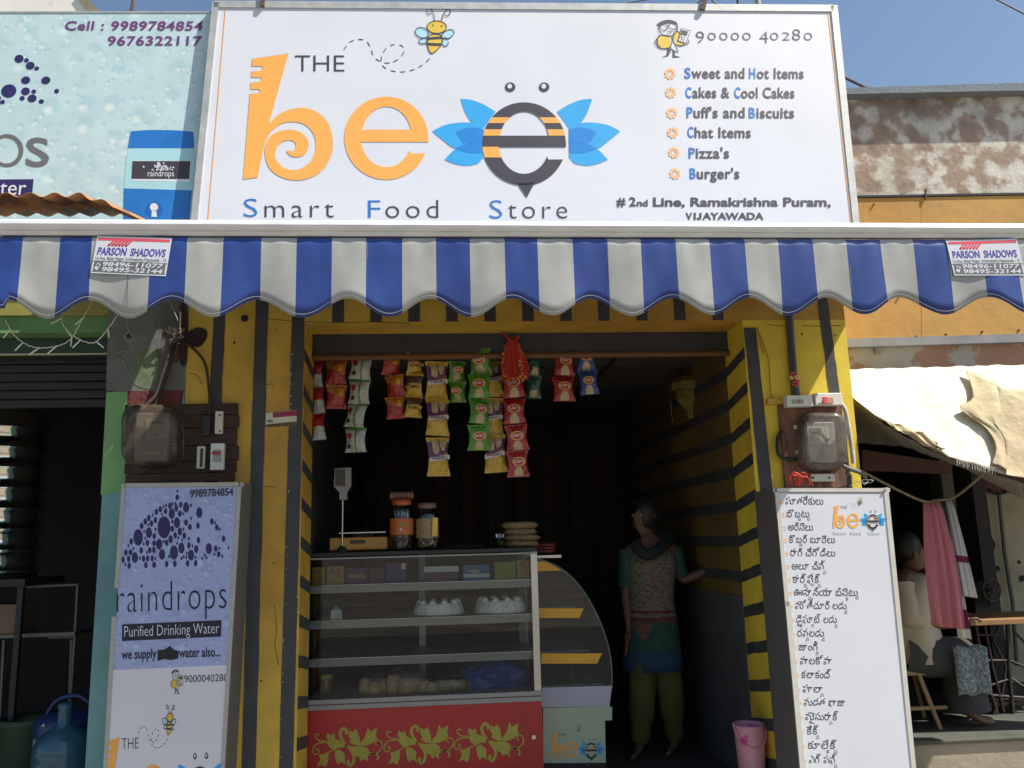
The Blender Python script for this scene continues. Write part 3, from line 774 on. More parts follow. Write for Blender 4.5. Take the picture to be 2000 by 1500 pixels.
def sticker(quad, label):
    s = thing('maker_sticker', label, 'sticker', Vp(*quad[3]), 'awning maker stickers on the valance')
    def tp(u, v):
        a, b, c, d = [Vector(q) for q in quad]; u /= 100; v /= 50
        q = (a * (1 - u) + b * u) * (1 - v) + (d * (1 - u) + c * u) * v
        return q.x, q.y
    K_ = Canvas(Vp, s, tp)
    MB().prism([Vp(*tp(*q)) for q in ((0, 0), (100, 0), (100, 50), (0, 50))], (0, .0006, 0)).build('sheet', WHITEP, s)
    K_.polys([[(2, 2), (98, 2), (98, 5.5), (2, 5.5)]] + [[(22 + i * 4.6, 5.5), (25.6 + i * 4.6, 5.5), (19.4 + i * 4.6, 12), (16 + i * 4.6, 12)] for i in range(6)] + [ell(17.7 + i * 4.6, 12, 1.7, 1.6, 10) for i in range(6)], REDI, lay=1)
    V_ = mat('violet_ink', srgb(88, 70, 160), .45)
    K_.text('PARSON', 4, 43, 25, 9.5, V_, bold=.03, shear=.1, lay=1); K_.text('SHADOWS', 48, 95, 25, 9.5, V_, bold=.03, shear=.1, lay=1)
    K_.text('1st line, Balaji Nagar, krishnalanka,Vijayawada - 13', 3, 97, 31.5, 4.2, GREYI, lay=1, bold=.01)
    K_.poly(cr2([(3.5, 33), (50, 32.8), (96.5, 33), (97.5, 35), (97.5, 46), (96, 48), (50, 48.2), (4, 48), (2.5, 46), (2.5, 35)], 2, True), GREYI, lay=1)
    K_.text('98496-11077', 14, 95, 40, 5.6, WHITEP, bold=.02, shear=.15, lay=2); K_.text('98495-32144', 14, 95, 47, 5.6, WHITEP, bold=.02, shear=.15, lay=2)
    K_.poly([(7, 36), (11.5, 38), (8, 46), (3.8, 44)], WHITEP, lay=2); K_.poly([(7.3, 37.2), (10.2, 38.5), (9, 41.4), (6, 40)], GREYI, lay=3)
sticker([(190, 461), (336, 465), (323.5, 539.5), (177, 533)], 'white awning maker sticker with phone numbers on the valance below the rusty sheet, at left')
sticker([(1847.5, 470), (1986, 466), (2003, 538), (1864, 538)], 'white awning maker sticker with phone numbers at right end of valance beside yellow fascia')

# ------------------------------------------------------------------ right neighbour building
yw = R(-4.0)
rn = Vector((math.sin(yw), -math.cos(yw), 0))
rp0 = P(1660, 660, .38)
rplane = plane(rp0, rn); rback = -rn
rbld = thing('tailor_building', 'weathered building at right with peeling plaster, ochre fascia and open tailor shop below', 'building', rplane(1900, 1000))
PEEL = mat('peeling_plaster', (.42, .31, .23), .85, var=.25, scale=9, c2=(.62, .59, .51), mscale=9, mix=(.46, .56), bump=.3, bscale=30, detail=12)
n = PEEL.node_tree; b = n.nodes['Principled BSDF']; geo = [x for x in n.nodes if x.type == 'NEW_GEOMETRY'][0]; src = b.inputs['Base Color'].links[0].from_socket
for s_, lo, hi, colr_, fac in ((1.6, .50, .66, (.13, .10, .09), .8), (7.0, .60, .66, (.20, .15, .12), .7), (22, .60, .66, (.3, .2, .14), .6)):
    nz = n.nodes.new('ShaderNodeTexNoise'); nz.inputs['Scale'].default_value = s_; nz.inputs['Detail'].default_value = 8; nz.inputs['Roughness'].default_value = .65
    add = n.nodes.new('ShaderNodeVectorMath'); add.operation = 'ADD'; add.inputs[1].default_value = (s_, 3.1, s_ * 2)
    n.links.new(geo.outputs['Position'], add.inputs[0]); n.links.new(add.outputs[0], nz.inputs['Vector'])
    mr = n.nodes.new('ShaderNodeMapRange'); mr.inputs[1].default_value = lo; mr.inputs[2].default_value = hi; mr.inputs[4].default_value = fac
    mx = n.nodes.new('ShaderNodeMix'); mx.data_type = 'RGBA'; mx.inputs[7].default_value = (*colr_, 1)
    n.links.new(nz.outputs[0], mr.inputs[0]); n.links.new(mr.outputs[0], mx.inputs[0]); n.links.new(src, mx.inputs[6]); src = mx.outputs[2]
n.links.new(src, b.inputs['Base Color'])
PINK = mat('peach_plaster', (.55, .52, .46), .85, var=.1, scale=6, c2=(.50, .30, .20), mscale=4, mix=(.5, .53), bump=.3)
def rquad(name, px0, y0a, y0b, px1, y1a, y1b, m, h, d, bev=0):
    """wall strip on the right-hand building: tops y0a/y1a and bottoms y0b/y1b in pixels at px0/px1"""
    return MB().prism([rplane(px0, y0a, h), rplane(px1, y1a, h), rplane(px1, y1b, h), rplane(px0, y0b, h)], rback * d).build(name, m, rbld, bev)
rquad('upper_wall', 1560, 196, 392, 2500, 178, 380, PEEL, 0, .25)
rquad('roof_edge', 1560, 186, 197, 2500, 158, 178, mat('slate_edge', (.20, .23, .26), .8, var=.2, bump=.3), .07, .5, .004)
rquad('drip_rail', 1560, 388, 392, 2500, 372, 376, DARKM, .035, .05)
OCH = mat('ochre_fascia', (.56, .31, .075), .7, var=.16, scale=3, c2=(.46, .24, .05), mscale=1.6, bump=.25, bscale=14)
nb_ = 6
for k in range(4):
    a = 1560 + k * 235; b_ = a + 234.6
    f_ = lambda x, y0, y1: y0 + (y1 - y0) * (x - 1560) / 940
    rquad('fascia_panel', a, f_(a, 393, 377), f_(a, 668, 641), b_, f_(b_, 393, 377), f_(b_, 668, 641), OCH, .028 + (k % 2) * .001, .03)
rquad('ledge', 1560, 668, 684, 2500, 641, 657, mat('grey_ledge', (.30, .30, .31), .8, var=.2), .05, .2, .004)
rquad('lower_wall', 1560, 684, 800, 2500, 657, 790, PINK, 0, .2)
for (a, b_) in ((1702, 404), (1784, 660), (1842, 656), (1912, 651), (1983, 648), (1751, 583)):
    q = rplane(a, b_, .03); MB().tube([q, q + rn * .006], .006, 6).build('nail', DARKM, rbld)
bar(rbld, rplane, (1802, 376), (1802, 392), 3, mat('rusty_iron', (.1, .06, .04)), d=.01, h=.04, name='bracket')
bar(rbld, rplane, (1711, 673), (1712, 686), 12, mat('grey_ledge', (.3, .3, .3)), d=.02, h=.03, name='bracket')
# room behind: floor platform, back wall, column
ZP = .31; Y2 = 2.15
bx('platform', CONC, rbld, XE + .12, 6.5, .62, 4.2, 0.012, ZP - .02, .01)
bx('floor_finish', mat('dark_floor', (.07, .075, .06), .7, var=.3, scale=5), rbld, XE + .12, 6.5, .60, 4.2, ZP - .02, ZP, .006)
bx('step', CONC, rbld, XE + .12, 6.5, .22, .62, 0.012, ZP - .17, .008)
BEIGE = mat('stained_cream_wall', (.50, .45, .31), .85, var=.22, scale=2.4, c2=(.34, .28, .18), mscale=2.2, mix=(.5, .75), bump=.3)
xcol0, xcol1 = X(1852, 1050, 1.6), X(1876, 1050, 1.6)
bx('column', mat('dark_column', (.09, .08, .065), .85, var=.25), rbld, xcol0, xcol1, 1.6, 1.75, ZP, 3.0, .006)
bx('back_wall', BEIGE, rbld, X(1868, 1000, Y2), 7, Y2, Y2 + .2, 0, 3.0)
bx('inner_back_wall', ROOMD, rbld, XE - .1, X(1868, 1000, Y2), 3.6, 3.8, 0, 3.0)
bx('partition', ROOMD, rbld, X(1868, 1000, Y2) - .1, X(1868, 1000, Y2), 1.76, 3.6, 0, 3.0)
bx('side_wall', ROOMD, rbld, XE + .001, XE + .1, .7, 3.8, 0, 3.0)
bx('ceiling', mat('brown_ceiling', (.05, .03, .025), .8, var=.3), rbld, XE, 7, .7, 3.8, 2.52, 2.6)
bx('end_wall', BEIGE, rbld, 6.5, 6.7, .7, 3.8, 0, 3.0)
q = P(1910, 1066, Y2 - .002)
MB().add([q + Vector((x * .085, 0, y * .105)) for x, y in [(a * (1 + .08 * math.sin(5 * a + 3 * b_)), b_) for a, b_ in ell(0, 0, 1.55, 1.25, 26)]], [tuple(range(26))]).build('soot_circle', mat('soot', (.045, .045, .045), .95, var=.5, scale=30), rbld)
for a, b_, s_ in ((1948, 1110, .03), (1996, 1130, .04), (1990, 1098, .02), (1919, 1014, .012)):
    q = P(a, b_, Y2 - .002); v = [q + Vector((math.cos(k / 9 * 6.28) * s_ * random.uniform(.5, 1.1), 0, math.sin(k / 9 * 6.28) * s_ * random.uniform(.5, 1.1))) for k in range(9)]
    MB().add(v, [tuple(range(9))]).build('stain', mat('soot', (.05, .05, .05)), rbld)
MB().tube([P(1950, 960, 2.1), P(1962, 1080, 2.1), P(1978, 1180, 2.1), P(1986, 1300, 2.1)], .014, 8).build('wall_pipe', mat('grey_green_pipe', (.10, .12, .11), .6), rbld)
MB().tube([P(1933, 955, 2.1), P(1936, 962, 2.08), P(1950, 966, 2.07), P(1964, 962, 2.08), P(1966, 955, 2.1)], .008, 6).build('pipe_bracket', DARKM, rbld)
def wbox(name, m, par, pts4, Y, d): return MB().prism([P(*q, Y) for q in pts4], (0, d, 0)).build(name, m, par)
wbox('wall_board', mat('faded_maroon', (.13, .05, .045), .8, var=.3), rbld, [(1895, 905), (2060, 925), (2060, 962), (1895, 962)], Y2 - .04, .03)
wbox('beam', mat('red_brown_beam', (.11, .045, .035), .8, var=.3), rbld, [(1684, 878), (1860, 905), (1860, 925), (1684, 918)], 1.2, .06)

# poles above the roof of the right building
pole = thing('roof_poles', 'two thin rusty poles meeting beside the top right edge of the shop sign board', 'poles', P(1690, 184, .5))
RUST = mat('rusty_iron', (.10, .06, .045))
MB().tube([P(1640, 147, .5), P(1722, 186, .6)], .010, 6).build('pole', RUST, pole)
MB().tube([P(1638, 152, .5), P(1654, 186, .55)], .010, 6).build('pole', RUST, pole)

# tarpaulin
TARP = mat('white_tarpaulin', (.66, .62, .52), .8, var=.14, scale=6, c2=(.52, .46, .36), mscale=2.5, mix=(.5, .8), bump=.6, bscale=16, stretch=(.6, 1, 2))
TARPB = mat('old_cream_cloth', (.40, .32, .20), .88, var=.25, scale=9, c2=(.50, .46, .28), mscale=2.5, bump=.8, bscale=26)
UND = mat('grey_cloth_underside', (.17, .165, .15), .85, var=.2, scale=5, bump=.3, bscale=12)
tp = thing('tarpaulin', 'sunlit white tarpaulin sloping over the tailor shop with patched cream cloth', 'tarpaulin', P(1850, 900, -.1))
def loft(rowspec, nseg=10, wob=.006):
    rows = []
    for spec in rowspec:
        rows.append(cr([P(a, b_, Y) for a, b_, Y in spec], nseg))
    m_ = min(len(r_) for r_ in rows); rows = [r_[:m_] for r_ in rows]
    # refine between rows
    cols_ = [cr([rows[j][i] for j in range(len(rows))], 5) for i in range(m_)]
    out = [[cols_[i][j] for i in range(m_)] for j in range(len(cols_[0]))]
    for j, r_ in enumerate(out):
        for i, v in enumerate(r_):
            v.z += wob * math.sin(i * .55 + j * .7) * (j / len(out)) + wob * .5 * math.sin(i * 1.7 + j * .3); v.y += wob * math.sin(i * .9 - j * .5)
    return out
MB().grid(loft([[(1648, 722, .34), (1760, 719, .30), (1880, 716, .24), (2000, 713, .18), (2330, 712, .1)],
                [(1650, 752, .2), (1770, 760, .14), (1880, 762, .1), (2000, 765, .08), (2330, 768, .04)],
                [(1668, 778, .06), (1765, 810, .02), (1880, 815, .0), (2000, 822, -.01), (2330, 830, -.04)],
                [(1700, 803, -.02), (1780, 838, -.05), (1880, 868, -.08), (2000, 885, -.11), (2330, 900, -.15)],
                [(1722, 822, -.05), (1795, 858, -.1), (1872, 897, -.15), (2000, 930, -.2), (2330, 965, -.25)]])).build('cloth', TARP, tp, solid=.003, fix=False)
MB().grid(loft([[(1884, 718, .16), (1940, 745, .08), (2000, 762, .04), (2330, 770, .0)],
                [(1900, 775, .03), (1945, 785, .01), (2000, 800, -.01), (2330, 810, -.05)],
                [(1876, 797, -.02), (1930, 815, -.04), (2000, 840, -.06), (2330, 850, -.1)],
                [(1925, 835, -.06), (1960, 850, -.08), (2000, 870, -.12), (2330, 880, -.15)],
                [(1945, 875, -.13), (1970, 890, -.15), (2000, 910, -.18), (2330, 925, -.22)],
                [(1938, 905, -.18), (1965, 917, -.21), (2000, 934, -.23), (2330, 968, -.27)]], 8, .0035)).build('cloth_patch', TARPB, tp, solid=.001, fix=False)
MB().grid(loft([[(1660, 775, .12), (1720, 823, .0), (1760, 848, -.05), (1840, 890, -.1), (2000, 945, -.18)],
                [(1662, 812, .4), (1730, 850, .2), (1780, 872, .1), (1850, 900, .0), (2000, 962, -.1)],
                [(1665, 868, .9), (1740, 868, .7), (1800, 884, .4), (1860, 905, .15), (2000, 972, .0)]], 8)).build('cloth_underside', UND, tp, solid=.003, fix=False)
MB().grid(loft([[(1730, 822, -.08), (1765, 832, -.1), (1800, 845, -.12), (1830, 862, -.14)],
                [(1745, 835, -.12), (1775, 846, -.13), (1812, 862, -.15), (1842, 880, -.17)],
                [(1748, 838, -.11), (1790, 858, -.13), (1828, 878, -.16), (1846, 874, -.17)]], 6, .01)).build('torn_flap', TARPB, tp, solid=.002, fix=False)
fr = random.Random(9); mbf = MB()
for i in range(60):
    u = i / 59; a = 1868 + u * 76; b_ = 897 + u * 17; q = P(a, b_, -.16 - u * .03)
    mbf.tube([q, q + Vector((fr.uniform(-.006, .006), 0, -fr.uniform(.008, .035)))], .0012, 3, caps=False)
tag(mbf.build('frayed_edge', TARP, tp), kind='stuff')
pl = MB().tube([P(1650, 768, .16), P(1720, 818, .03), P(1800, 864, -.07), P(1870, 900, -.11), P(1960, 918, -.14)], .011, 8)
tag(pl.build('bamboo_pole', mat('bamboo', (.22, .17, .10), .6, var=.2)), 'thin weathered pole that holds the lower edge of the white tarpaulin', 'pole')
rp_ = MB().tube(cr([P(1655, 905, .1), P(1730, 945, .15), P(1800, 978, .25), P(1830, 977, .28), P(1862, 972, .25), P(1895, 948, .05), P(1932, 915, -.15)], 5), .007, 6)
tag(rp_.build('rope', mat('cloth_rope', (.24, .21, .14), .9, var=.2, scale=40)), 'slack cloth rope tied across the tailor shop carrying the towels', 'rope')

def hanging(name, top, bot, Y, m, folds, amp, label, cat, n=26, hemm=0.0, mids=None):
    """cloth hung from a line: top/bottom pixel spans, sharp folds deepening downward"""
    mb_ = MB(); rows = []; nr = 14
    for j in range(nr + 1):
        v_ = j / nr; row = []
        for i in range(n + 1):
            u = i / n
            xt = top[0] + (top[2] - top[0]) * u; yt = top[1] + (top[3] - top[1]) * u
            xb = bot[0] + (bot[2] - bot[0]) * u; yb = bot[1] + (bot[3] - bot[1]) * u
            e = v_ if not mids else v_
            bow = (mids or 0) * math.sin(math.pi * v_) * (1 - 2 * u)
            q = P(xt + (xb - xt) * e ** .85 - bow, yt + (yb - yt) * v_, Y)
            q.y += amp * (.4 + .6 * v_) * math.sin(u * folds * 6.283 + v_ * 1.2) + .3 * amp * math.sin(u * folds * 15)
            row.append(q)
        rows.append(row)
    if isinstance(m, tuple):
        g = mb_.grid(rows); k = len(rows[0]) - 1
        g.m = [m[1](i % k / k, i // k / nr) for i in range(len(g.f))]; o = g.build(name, m[0], None, solid=.002, fix=False)
    else: o = mb_.grid(rows).build(name, m, None, solid=.002, fix=False)
    return tag(o, label, cat)
PINKT = mat('pink_cloth', (.50, .17, .20), .9, var=.12, scale=60, bump=.15, bscale=200)
hanging('towel', (1803, 979, 1836, 979), (1824, 1222, 1886, 1230), .27, PINKT, 3.2, .016, 'faded pink cloth hanging from the rope in front of the tailor', 'towel', mids=7)
CW = mat('check_white', (.55, .55, .52), .9, var=.1); CG = mat('check_grey', (.22, .24, .23), .9, var=.1); CM = mat('check_maroon', (.16, .02, .07), .9, var=.1); CGR = mat('check_green', (.08, .15, .15), .9, var=.1)
def chk(u, v_):
    if .52 < v_ < .60: return 2
    if v_ > .93: return 3
    return 1 if (u < .18 or .42 < u < .62) else 0
hanging('towel', (1846, 978, 1858, 978), (1876, 1163, 1907, 1168), .30, ([CW, CG, CM, CGR], chk), 1.5, .01, 'grey and white checked towel with maroon band hanging right of the pink cloth', 'towel', n=18)
hanging('towel', (1836, 980, 1846, 980), (1873, 1245, 1895, 1248), .34, ([CW, CG, CM, CGR], lambda u, v_: 2 if .78 < v_ < .86 else (3 if v_ < .45 else 0)), 1.5, .01, 'long white cloth strip with maroon band showing below and behind the pink cloth', 'towel', n=12)

# ------------------------------------------------------------------ people (skinned bodies)
def skin(name, m, par, joints, bones, sub=2):
    """joints: {key: (Vector, rx[, ry])} one continuous surface"""
    keys = list(joints); me = bpy.data.meshes.new(name); org = ORG[par.name] if par else Vector((0, 0, 0))
    me.from_pydata([joints[k][0] - org for k in keys], [(keys.index(a), keys.index(b_)) for a, b_ in bones], [])
    o = bpy.data.objects.new(name, me); col.objects.link(o); ORG[o.name] = org
    if par: o.parent = par
    me.materials.append(m)
    sk = o.modifiers.new('skin', 'SKIN'); sk.use_smooth_shade = True
    for i, k in enumerate(keys):
        j = joints[k]; me.skin_vertices[0].data[i].radius = (j[1], j[2] if len(j) > 2 else j[1]); me.skin_vertices[0].data[i].use_root = (i == 0)
    ss = o.modifiers.new('sub', 'SUBSURF'); ss.levels = sub; ss.render_levels = sub
    return o
SKIN = mat('brown_skin', (.15, .07, .042), .55, var=.08)
HAIR = mat('black_hair', (.012, .010, .010), .5, var=.2)
def body(name, par, c, J, S):
    """J joint positions (world); one continuous figure with fingers"""
    jt, bn = {}, []
    def a(k, v, r1, r2=None, to=None):
        jt[k] = (Vector(v), r1 * S, (r2 or r1) * S)
        if to: bn.append((to, k))
    a('pel', J['pel'], .125, .10); a('wst', J['wst'], .10, .085, 'pel'); a('chs', J['chs'], .125, .095, 'wst'); a('sho', J['sho'], .10, .07, 'chs'); a('nk', J['nk'], .046, .046, 'sho')
    hd = Vector(J['hd']); nk = Vector(J['nk']); fw = Vector(J['fw']).normalized(); upv = (hd - nk).normalized()
    a('jaw', hd - upv * .055 * S + fw * .02 * S, .058, .062, 'nk'); a('fac', hd + fw * .012 * S, .074, .080, 'jaw'); a('crn', hd + upv * .07 * S - fw * .01 * S, .062, .070, 'fac')
    a('nos', hd - upv * .012 * S + fw * .098 * S, .009, .012, 'fac')
    sd = upv.cross(fw).normalized()
    for s_, nm in ((-1, 'L'), (1, 'R')):
        sh_ = J['sh' + nm]
        a('s' + nm, sh_, .052, .052, 'sho'); a('u' + nm, Vector(sh_).lerp(Vector(J['el' + nm]), .5), .044, .044, 's' + nm); a('e' + nm, J['el' + nm], .034, .034, 'u' + nm)
        a('f' + nm, Vector(J['el' + nm]).lerp(Vector(J['wr' + nm]), .35), .036, .034, 'e' + nm); a('w' + nm, J['wr' + nm], .023, .020, 'f' + nm)
        wr = Vector(J['wr' + nm]); d = (Vector(J['ha' + nm]) - wr).normalized(); a('p' + nm, wr + d * .06 * S, .034, .017, 'w' + nm)
        pal = wr + d * .09 * S; sp = d.cross(Vector((0, .3, 1))).normalized() if abs(d.z) < .8 else Vector((0, 1, 0))
        for q, (ln, of) in enumerate(((.060, -.030), (.072, -.010), (.068, .010), (.052, .030))):
            b0 = pal + sp * of * S; m1 = b0 + d * ln * .5 * S; m2 = b0 + d * ln * .9 * S - Vector((0, 0, .02 * S))
            a('k%s%d' % (nm, q), b0, .0095, .0095, 'p' + nm); a('m%s%d' % (nm, q), m1, .0085, .0085, 'k%s%d' % (nm, q)); a('t%s%d' % (nm, q), m2, .007, .007, 'm%s%d' % (nm, q))
        a('th1' + nm, wr + d * .035 * S + sp * -.045 * S, .011, .011, 'p' + nm); a('th2' + nm, wr + d * .075 * S + sp * -.06 * S, .009, .009, 'th1' + nm)
        a('h' + nm, J['hip' + nm], .085, .085, 'pel'); a('t' + nm, Vector(J['hip' + nm]).lerp(Vector(J['kn' + nm]), .5), .072, .072, 'h' + nm); a('n' + nm, J['kn' + nm], .052, .052, 't' + nm)
        a('c' + nm, Vector(J['kn' + nm]).lerp(Vector(J['an' + nm]), .35), .052, .052, 'n' + nm); a('a' + nm, J['an' + nm], .033, .033, 'c' + nm)
        an = Vector(J['an' + nm]); td = Vector(J.get('toe', fw)).normalized()
        a('g' + nm, an + Vector((0, 0, -.045 * S)) + td * .07 * S, .036, .022, 'a' + nm); a('o' + nm, an + Vector((0, 0, -.052 * S)) + td * .15 * S, .034, .014, 'g' + nm)
    o = skin(name, SKIN, par, jt, bn)
    # eyes, mouth, ears
    for s_ in (-1, 1):
        MB().lathe([(.001, .011 * S), (.009 * S, .006 * S), (.012 * S, 0), (.009 * S, -.006 * S), (.001, -.011 * S)], hd + fw * .064 * S + sd * s_ * .031 * S + upv * .012 * S, 10).build('eye', mat('eye_white', (.25, .22, .20), .5, var=0), par)
        MB().lathe([(.001, .005 * S), (.005 * S, 0), (.001, -.005 * S)], hd + fw * .074 * S + sd * s_ * .031 * S + upv * .012 * S, 8).build('iris', HAIR, par)
        MB().lathe([(.001, .03 * S), (.014 * S, .015 * S), (.016 * S, 0), (.012 * S, -.02 * S), (.001, -.03 * S)], hd + sd * s_ * .082 * S - fw * .005 * S, 10).build('ear', SKIN, par)
    MB().tube([hd + fw * .083 * S - upv * .052 * S + sd * k * .022 * S - fw * abs(k) * .008 * S for k in (-1, 0, 1)], .006 * S, 6).build('mouth', mat('lip', (.22, .06, .05), .5), par)
    return o
def shell(name, m, par, rings, n=28, caps=True, folds=0, smooth=True, mi=None):
    """cloth tube through elliptical rings: (centre, rx, ry, yaw)"""
    rows = []
    R_ = []
    for i in range(len(rings)):
        R_.append(rings[i])
    for c, rx, ry, yaw in R_:
        row = []
        for k in range(n + 1):
            a = 6.28318 * k / n; f_ = 1 + folds * math.sin(a * 7) * (1 if folds else 0)
            x, y = rx * math.cos(a) * f_, ry * math.sin(a) * f_
            row.append(Vector(c) + Vector((x * math.cos(yaw) - y * math.sin(yaw), x * math.sin(yaw) + y * math.cos(yaw), 0)))
        rows.append(row)
    mb_ = MB().grid(rows)
    if mi:
        k = n; mb_.m = [mi(i // k, i % k) for i in range(len(mb_.f))]
        return mb_.build(name, m, par, solid=.003, fix=False)
    return mb_.build(name, m, par, solid=.003, fix=False)

# woman standing inside the doorway
YW = .98; S = .93
wc = P(1272, 1300, YW); fx = wc.x
def WP(px, py, dy=0): return P(px, py, YW + dy)
wm = thing('person', 'woman in patterned kurta and olive trousers standing inside the dark doorway', 'person', Vector((fx, YW, ZF)))
zan = ZF + .075
J = dict(pel=WP(1276, 1238), wst=WP(1276, 1180), chs=WP(1272, 1115), sho=WP(1272, 1066), nk=WP(1266, 1046), hd=WP(1256, 1008, -.02), fw=Vector((-.75, -.65, -.1)),
         shL=WP(1228, 1076, .03), elL=WP(1222, 1160, .05), wrL=WP(1228, 1225, -.02), haL=WP(1222, 1262, -.03),
         shR=WP(1312, 1072), elR=WP(1332, 1134, .02), wrR=WP(1412, 1102, -.05), haR=WP(1450, 1095, -.06),
         hipL=WP(1256, 1262), knL=WP(1254, 1362, -.04), anL=Vector((X(1250, 1440, YW), YW, zan)),
         hipR=WP(1298, 1262), knR=WP(1310, 1360, -.02), anR=Vector((X(1322, 1440, YW), YW + .05, zan)), toe=Vector((-.55, -.8, 0)))
body('body', wm, None, J, S)
KUR = mat('kurta_cream_print', (.17, .155, .11), .85, var=.35, scale=30, c2=(.10, .03, .03), mscale=45, mix=(.55, .6), stretch=(1, 1, 3))
KM = mat('kurta_maroon_band', (.12, .03, .03), .85, var=.3, scale=50); KG = mat('kurta_green_band', (.02, .07, .05), .85, var=.4, scale=25, c2=(.16, .06, .05), mscale=10, mix=(.55, .6)); KB = mat('kurta_blue_band', (.02, .06, .11), .85, var=.5, scale=60)
rg = []
ys_ = [1068, 1085, 1110, 1140, 1165, 1182, 1190, 1196, 1203, 1212, 1222, 1240, 1268, 1272, 1290, 1308]
wd_ = [.10, .155, .16, .148, .14, .145, .15, .153, .157, .162, .166, .172, .182, .183, .188, .192]
for y_, w_ in zip(ys_, wd_): rg.append((WP(1272 + (y_ - 1100) * .01, y_), w_ * S, w_ * .68 * S, -.3))
def kmi(i, k):
    y_ = ys_[i]
    return 0 if y_ < 1190 else (1 if y_ < 1196 else (0 if y_ < 1203 else (1 if y_ < 1212 else (2 if y_ < 1268 else 3))))
shell('kurta', [KUR, KM, KG, KB], wm, rg, mi=kmi)
for a_, b_ in (('shL', 'elL'), ('shR', 'elR')):
    MB().tube([J[a_] + Vector((0, 0, .01)), J[a_].lerp(J[b_], .4), J[a_].lerp(J[b_], .85)], [.062, .054, .05], 14, caps=False).build('sleeve', mat('sleeve_dark_green', (.03, .07, .06), .85, var=.2), wm)
MB().tube(cr([WP(1240, 1062, -.09), WP(1262, 1084, -.15), WP(1290, 1070, -.12), WP(1305, 1050, -.02), WP(1280, 1042, .08)], 5), .034, 10).build('dupatta', mat('dupatta_black', (.018, .02, .025), .85, var=.4, scale=60), wm)
OLV = mat('olive_trousers', (.075, .085, .015), .85, var=.2, scale=8, bump=.6, bscale=18)
for h_, k_, a_, w1 in (('hipL', 'knL', 'anL', .088), ('hipR', 'knR', 'anR', .085)):
    MB().tube(cr([J[h_] + Vector((0, 0, .04)), J[h_].lerp(J[k_], .5), J[k_], J[k_].lerp(J[a_], .55), J[a_] + Vector((0, 0, .02))], 3), [w1 * .95 * S] * 3 + [w1 * S] * 3 + [w1 * .92 * S] * 3 + [w1 * .72 * S] * 3 + [.055 * S], 18, caps=False).build('trouser_leg', OLV, wm)
hd = J['hd']; fwv = J['fw'].normalized()
MB().lathe([(.001, .115 * S), (.05 * S, .105 * S), (.088 * S, .07 * S), (.102 * S, .02 * S), (.098 * S, -.04 * S), (.075 * S, -.09 * S), (.02 * S, -.12 * S)], hd - fwv * .028 * S + Vector((0, 0, .012)), 20).build('hair', HAIR, wm)
MB().tube([hd - fwv * .11 * S + Vector((0, 0, -.02)), hd - fwv * .12 * S - Vector((0, 0, .15)), hd - fwv * .11 * S - Vector((0, 0, .32))], [.03, .026, .012], 10).build('plait', HAIR, wm)

# tailor sitting with his back half turned, beside the sewing machine
YT = 1.0
def TP(px, py, dy=0): return P(px, py, YT + dy)
tm = thing('person', 'seated tailor in cream shirt and dark lungi bending towards the sewing machine', 'person', Vector((X(1800, 1300, YT), YT, ZP)))
J = dict(pel=TP(1775, 1262), wst=TP(1766, 1215), chs=TP(1764, 1165), sho=TP(1768, 1132), nk=TP(1776, 1114), hd=TP(1778, 1083, 0), fw=Vector((.86, -.15, -.5)),
         shL=TP(1760, 1142, -.14), elL=TP(1775, 1208, -.2), wrL=TP(1842, 1222, -.16), haL=TP(1885, 1216, -.15),
         shR=TP(1785, 1140, .16), elR=TP(1800, 1205, .2), wrR=TP(1868, 1215, .14), haR=TP(1900, 1210, .12),
         hipL=TP(1785, 1272, -.09), knL=TP(1875, 1290, -.13), anL=Vector((X(1868, 1395, YT), YT - .12, ZP + .08)),
         hipR=TP(1790, 1272, .1), knR=TP(1885, 1288, .1), anR=Vector((X(1880, 1395, YT), YT + .1, ZP + .08)), toe=Vector((1, -.1, 0)))
body('body', tm, None, J, 1.0)
SH = mat('cream_shirt', (.42, .38, .30), .85, var=.12, scale=7, bump=.5, bscale=9)
sr = [(TP(1774, 1118), .06, .10), (TP(1768, 1128), .12, .20), (TP(1762, 1150), .155, .225), (TP(1760, 1180), .17, .225), (TP(1764, 1215), .175, .22), (TP(1770, 1245), .185, .22), (TP(1776, 1272), .19, .225), (TP(1778, 1288), .185, .22)]
shell('shirt', SH, tm, [(c, a_, b_, 0) for c, a_, b_ in sr], folds=.03)
for nm in 'LR': MB().tube([J['sh' + nm], J['sh' + nm].lerp(J['el' + nm], .5), J['el' + nm], J['el' + nm].lerp(J['wr' + nm], .3)], [.08, .072, .066, .06], 12, caps=False).build('sleeve', SH, tm)
LUN = mat('dark_lungi', (.04, .042, .045), .9, var=.2, scale=8, bump=.4, bscale=12)
for nm in 'LR': MB().tube(cr([J['hip' + nm] - Vector((.08, 0, 0)), J['hip' + nm].lerp(J['kn' + nm], .6), J['kn' + nm] + Vector((0, 0, -.0)), J['kn' + nm].lerp(J['an' + nm], .4), J['kn' + nm].lerp(J['an' + nm], .93)], 3), [.13] * 3 + [.12] * 3 + [.11] * 3 + [.12] * 3 + [.13], 16, caps=False).build('lungi_leg', LUN, tm)
MB().grid([[J['knL'] + Vector((-.12 + .2 * i / 8, -.14 - .01 * math.sin(i), .10 - .045 * j + .01 * math.sin(i * 1.3))) for i in range(9)] for j in range(7)]).build('lap_cloth', mat('blue_grey_check', (.12, .16, .18), .9, var=.5, scale=70, c2=(.26, .30, .32), mscale=60), tm, solid=.003)
hd = J['hd']; fwv = J['fw'].normalized()
MB().lathe([(.001, .12), (.05, .108), (.084, .07), (.095, .02), (.086, -.03), (.05, -.06)], hd - fwv * .03 + Vector((0, 0, .012)), 20).build('hair', HAIR, tm)
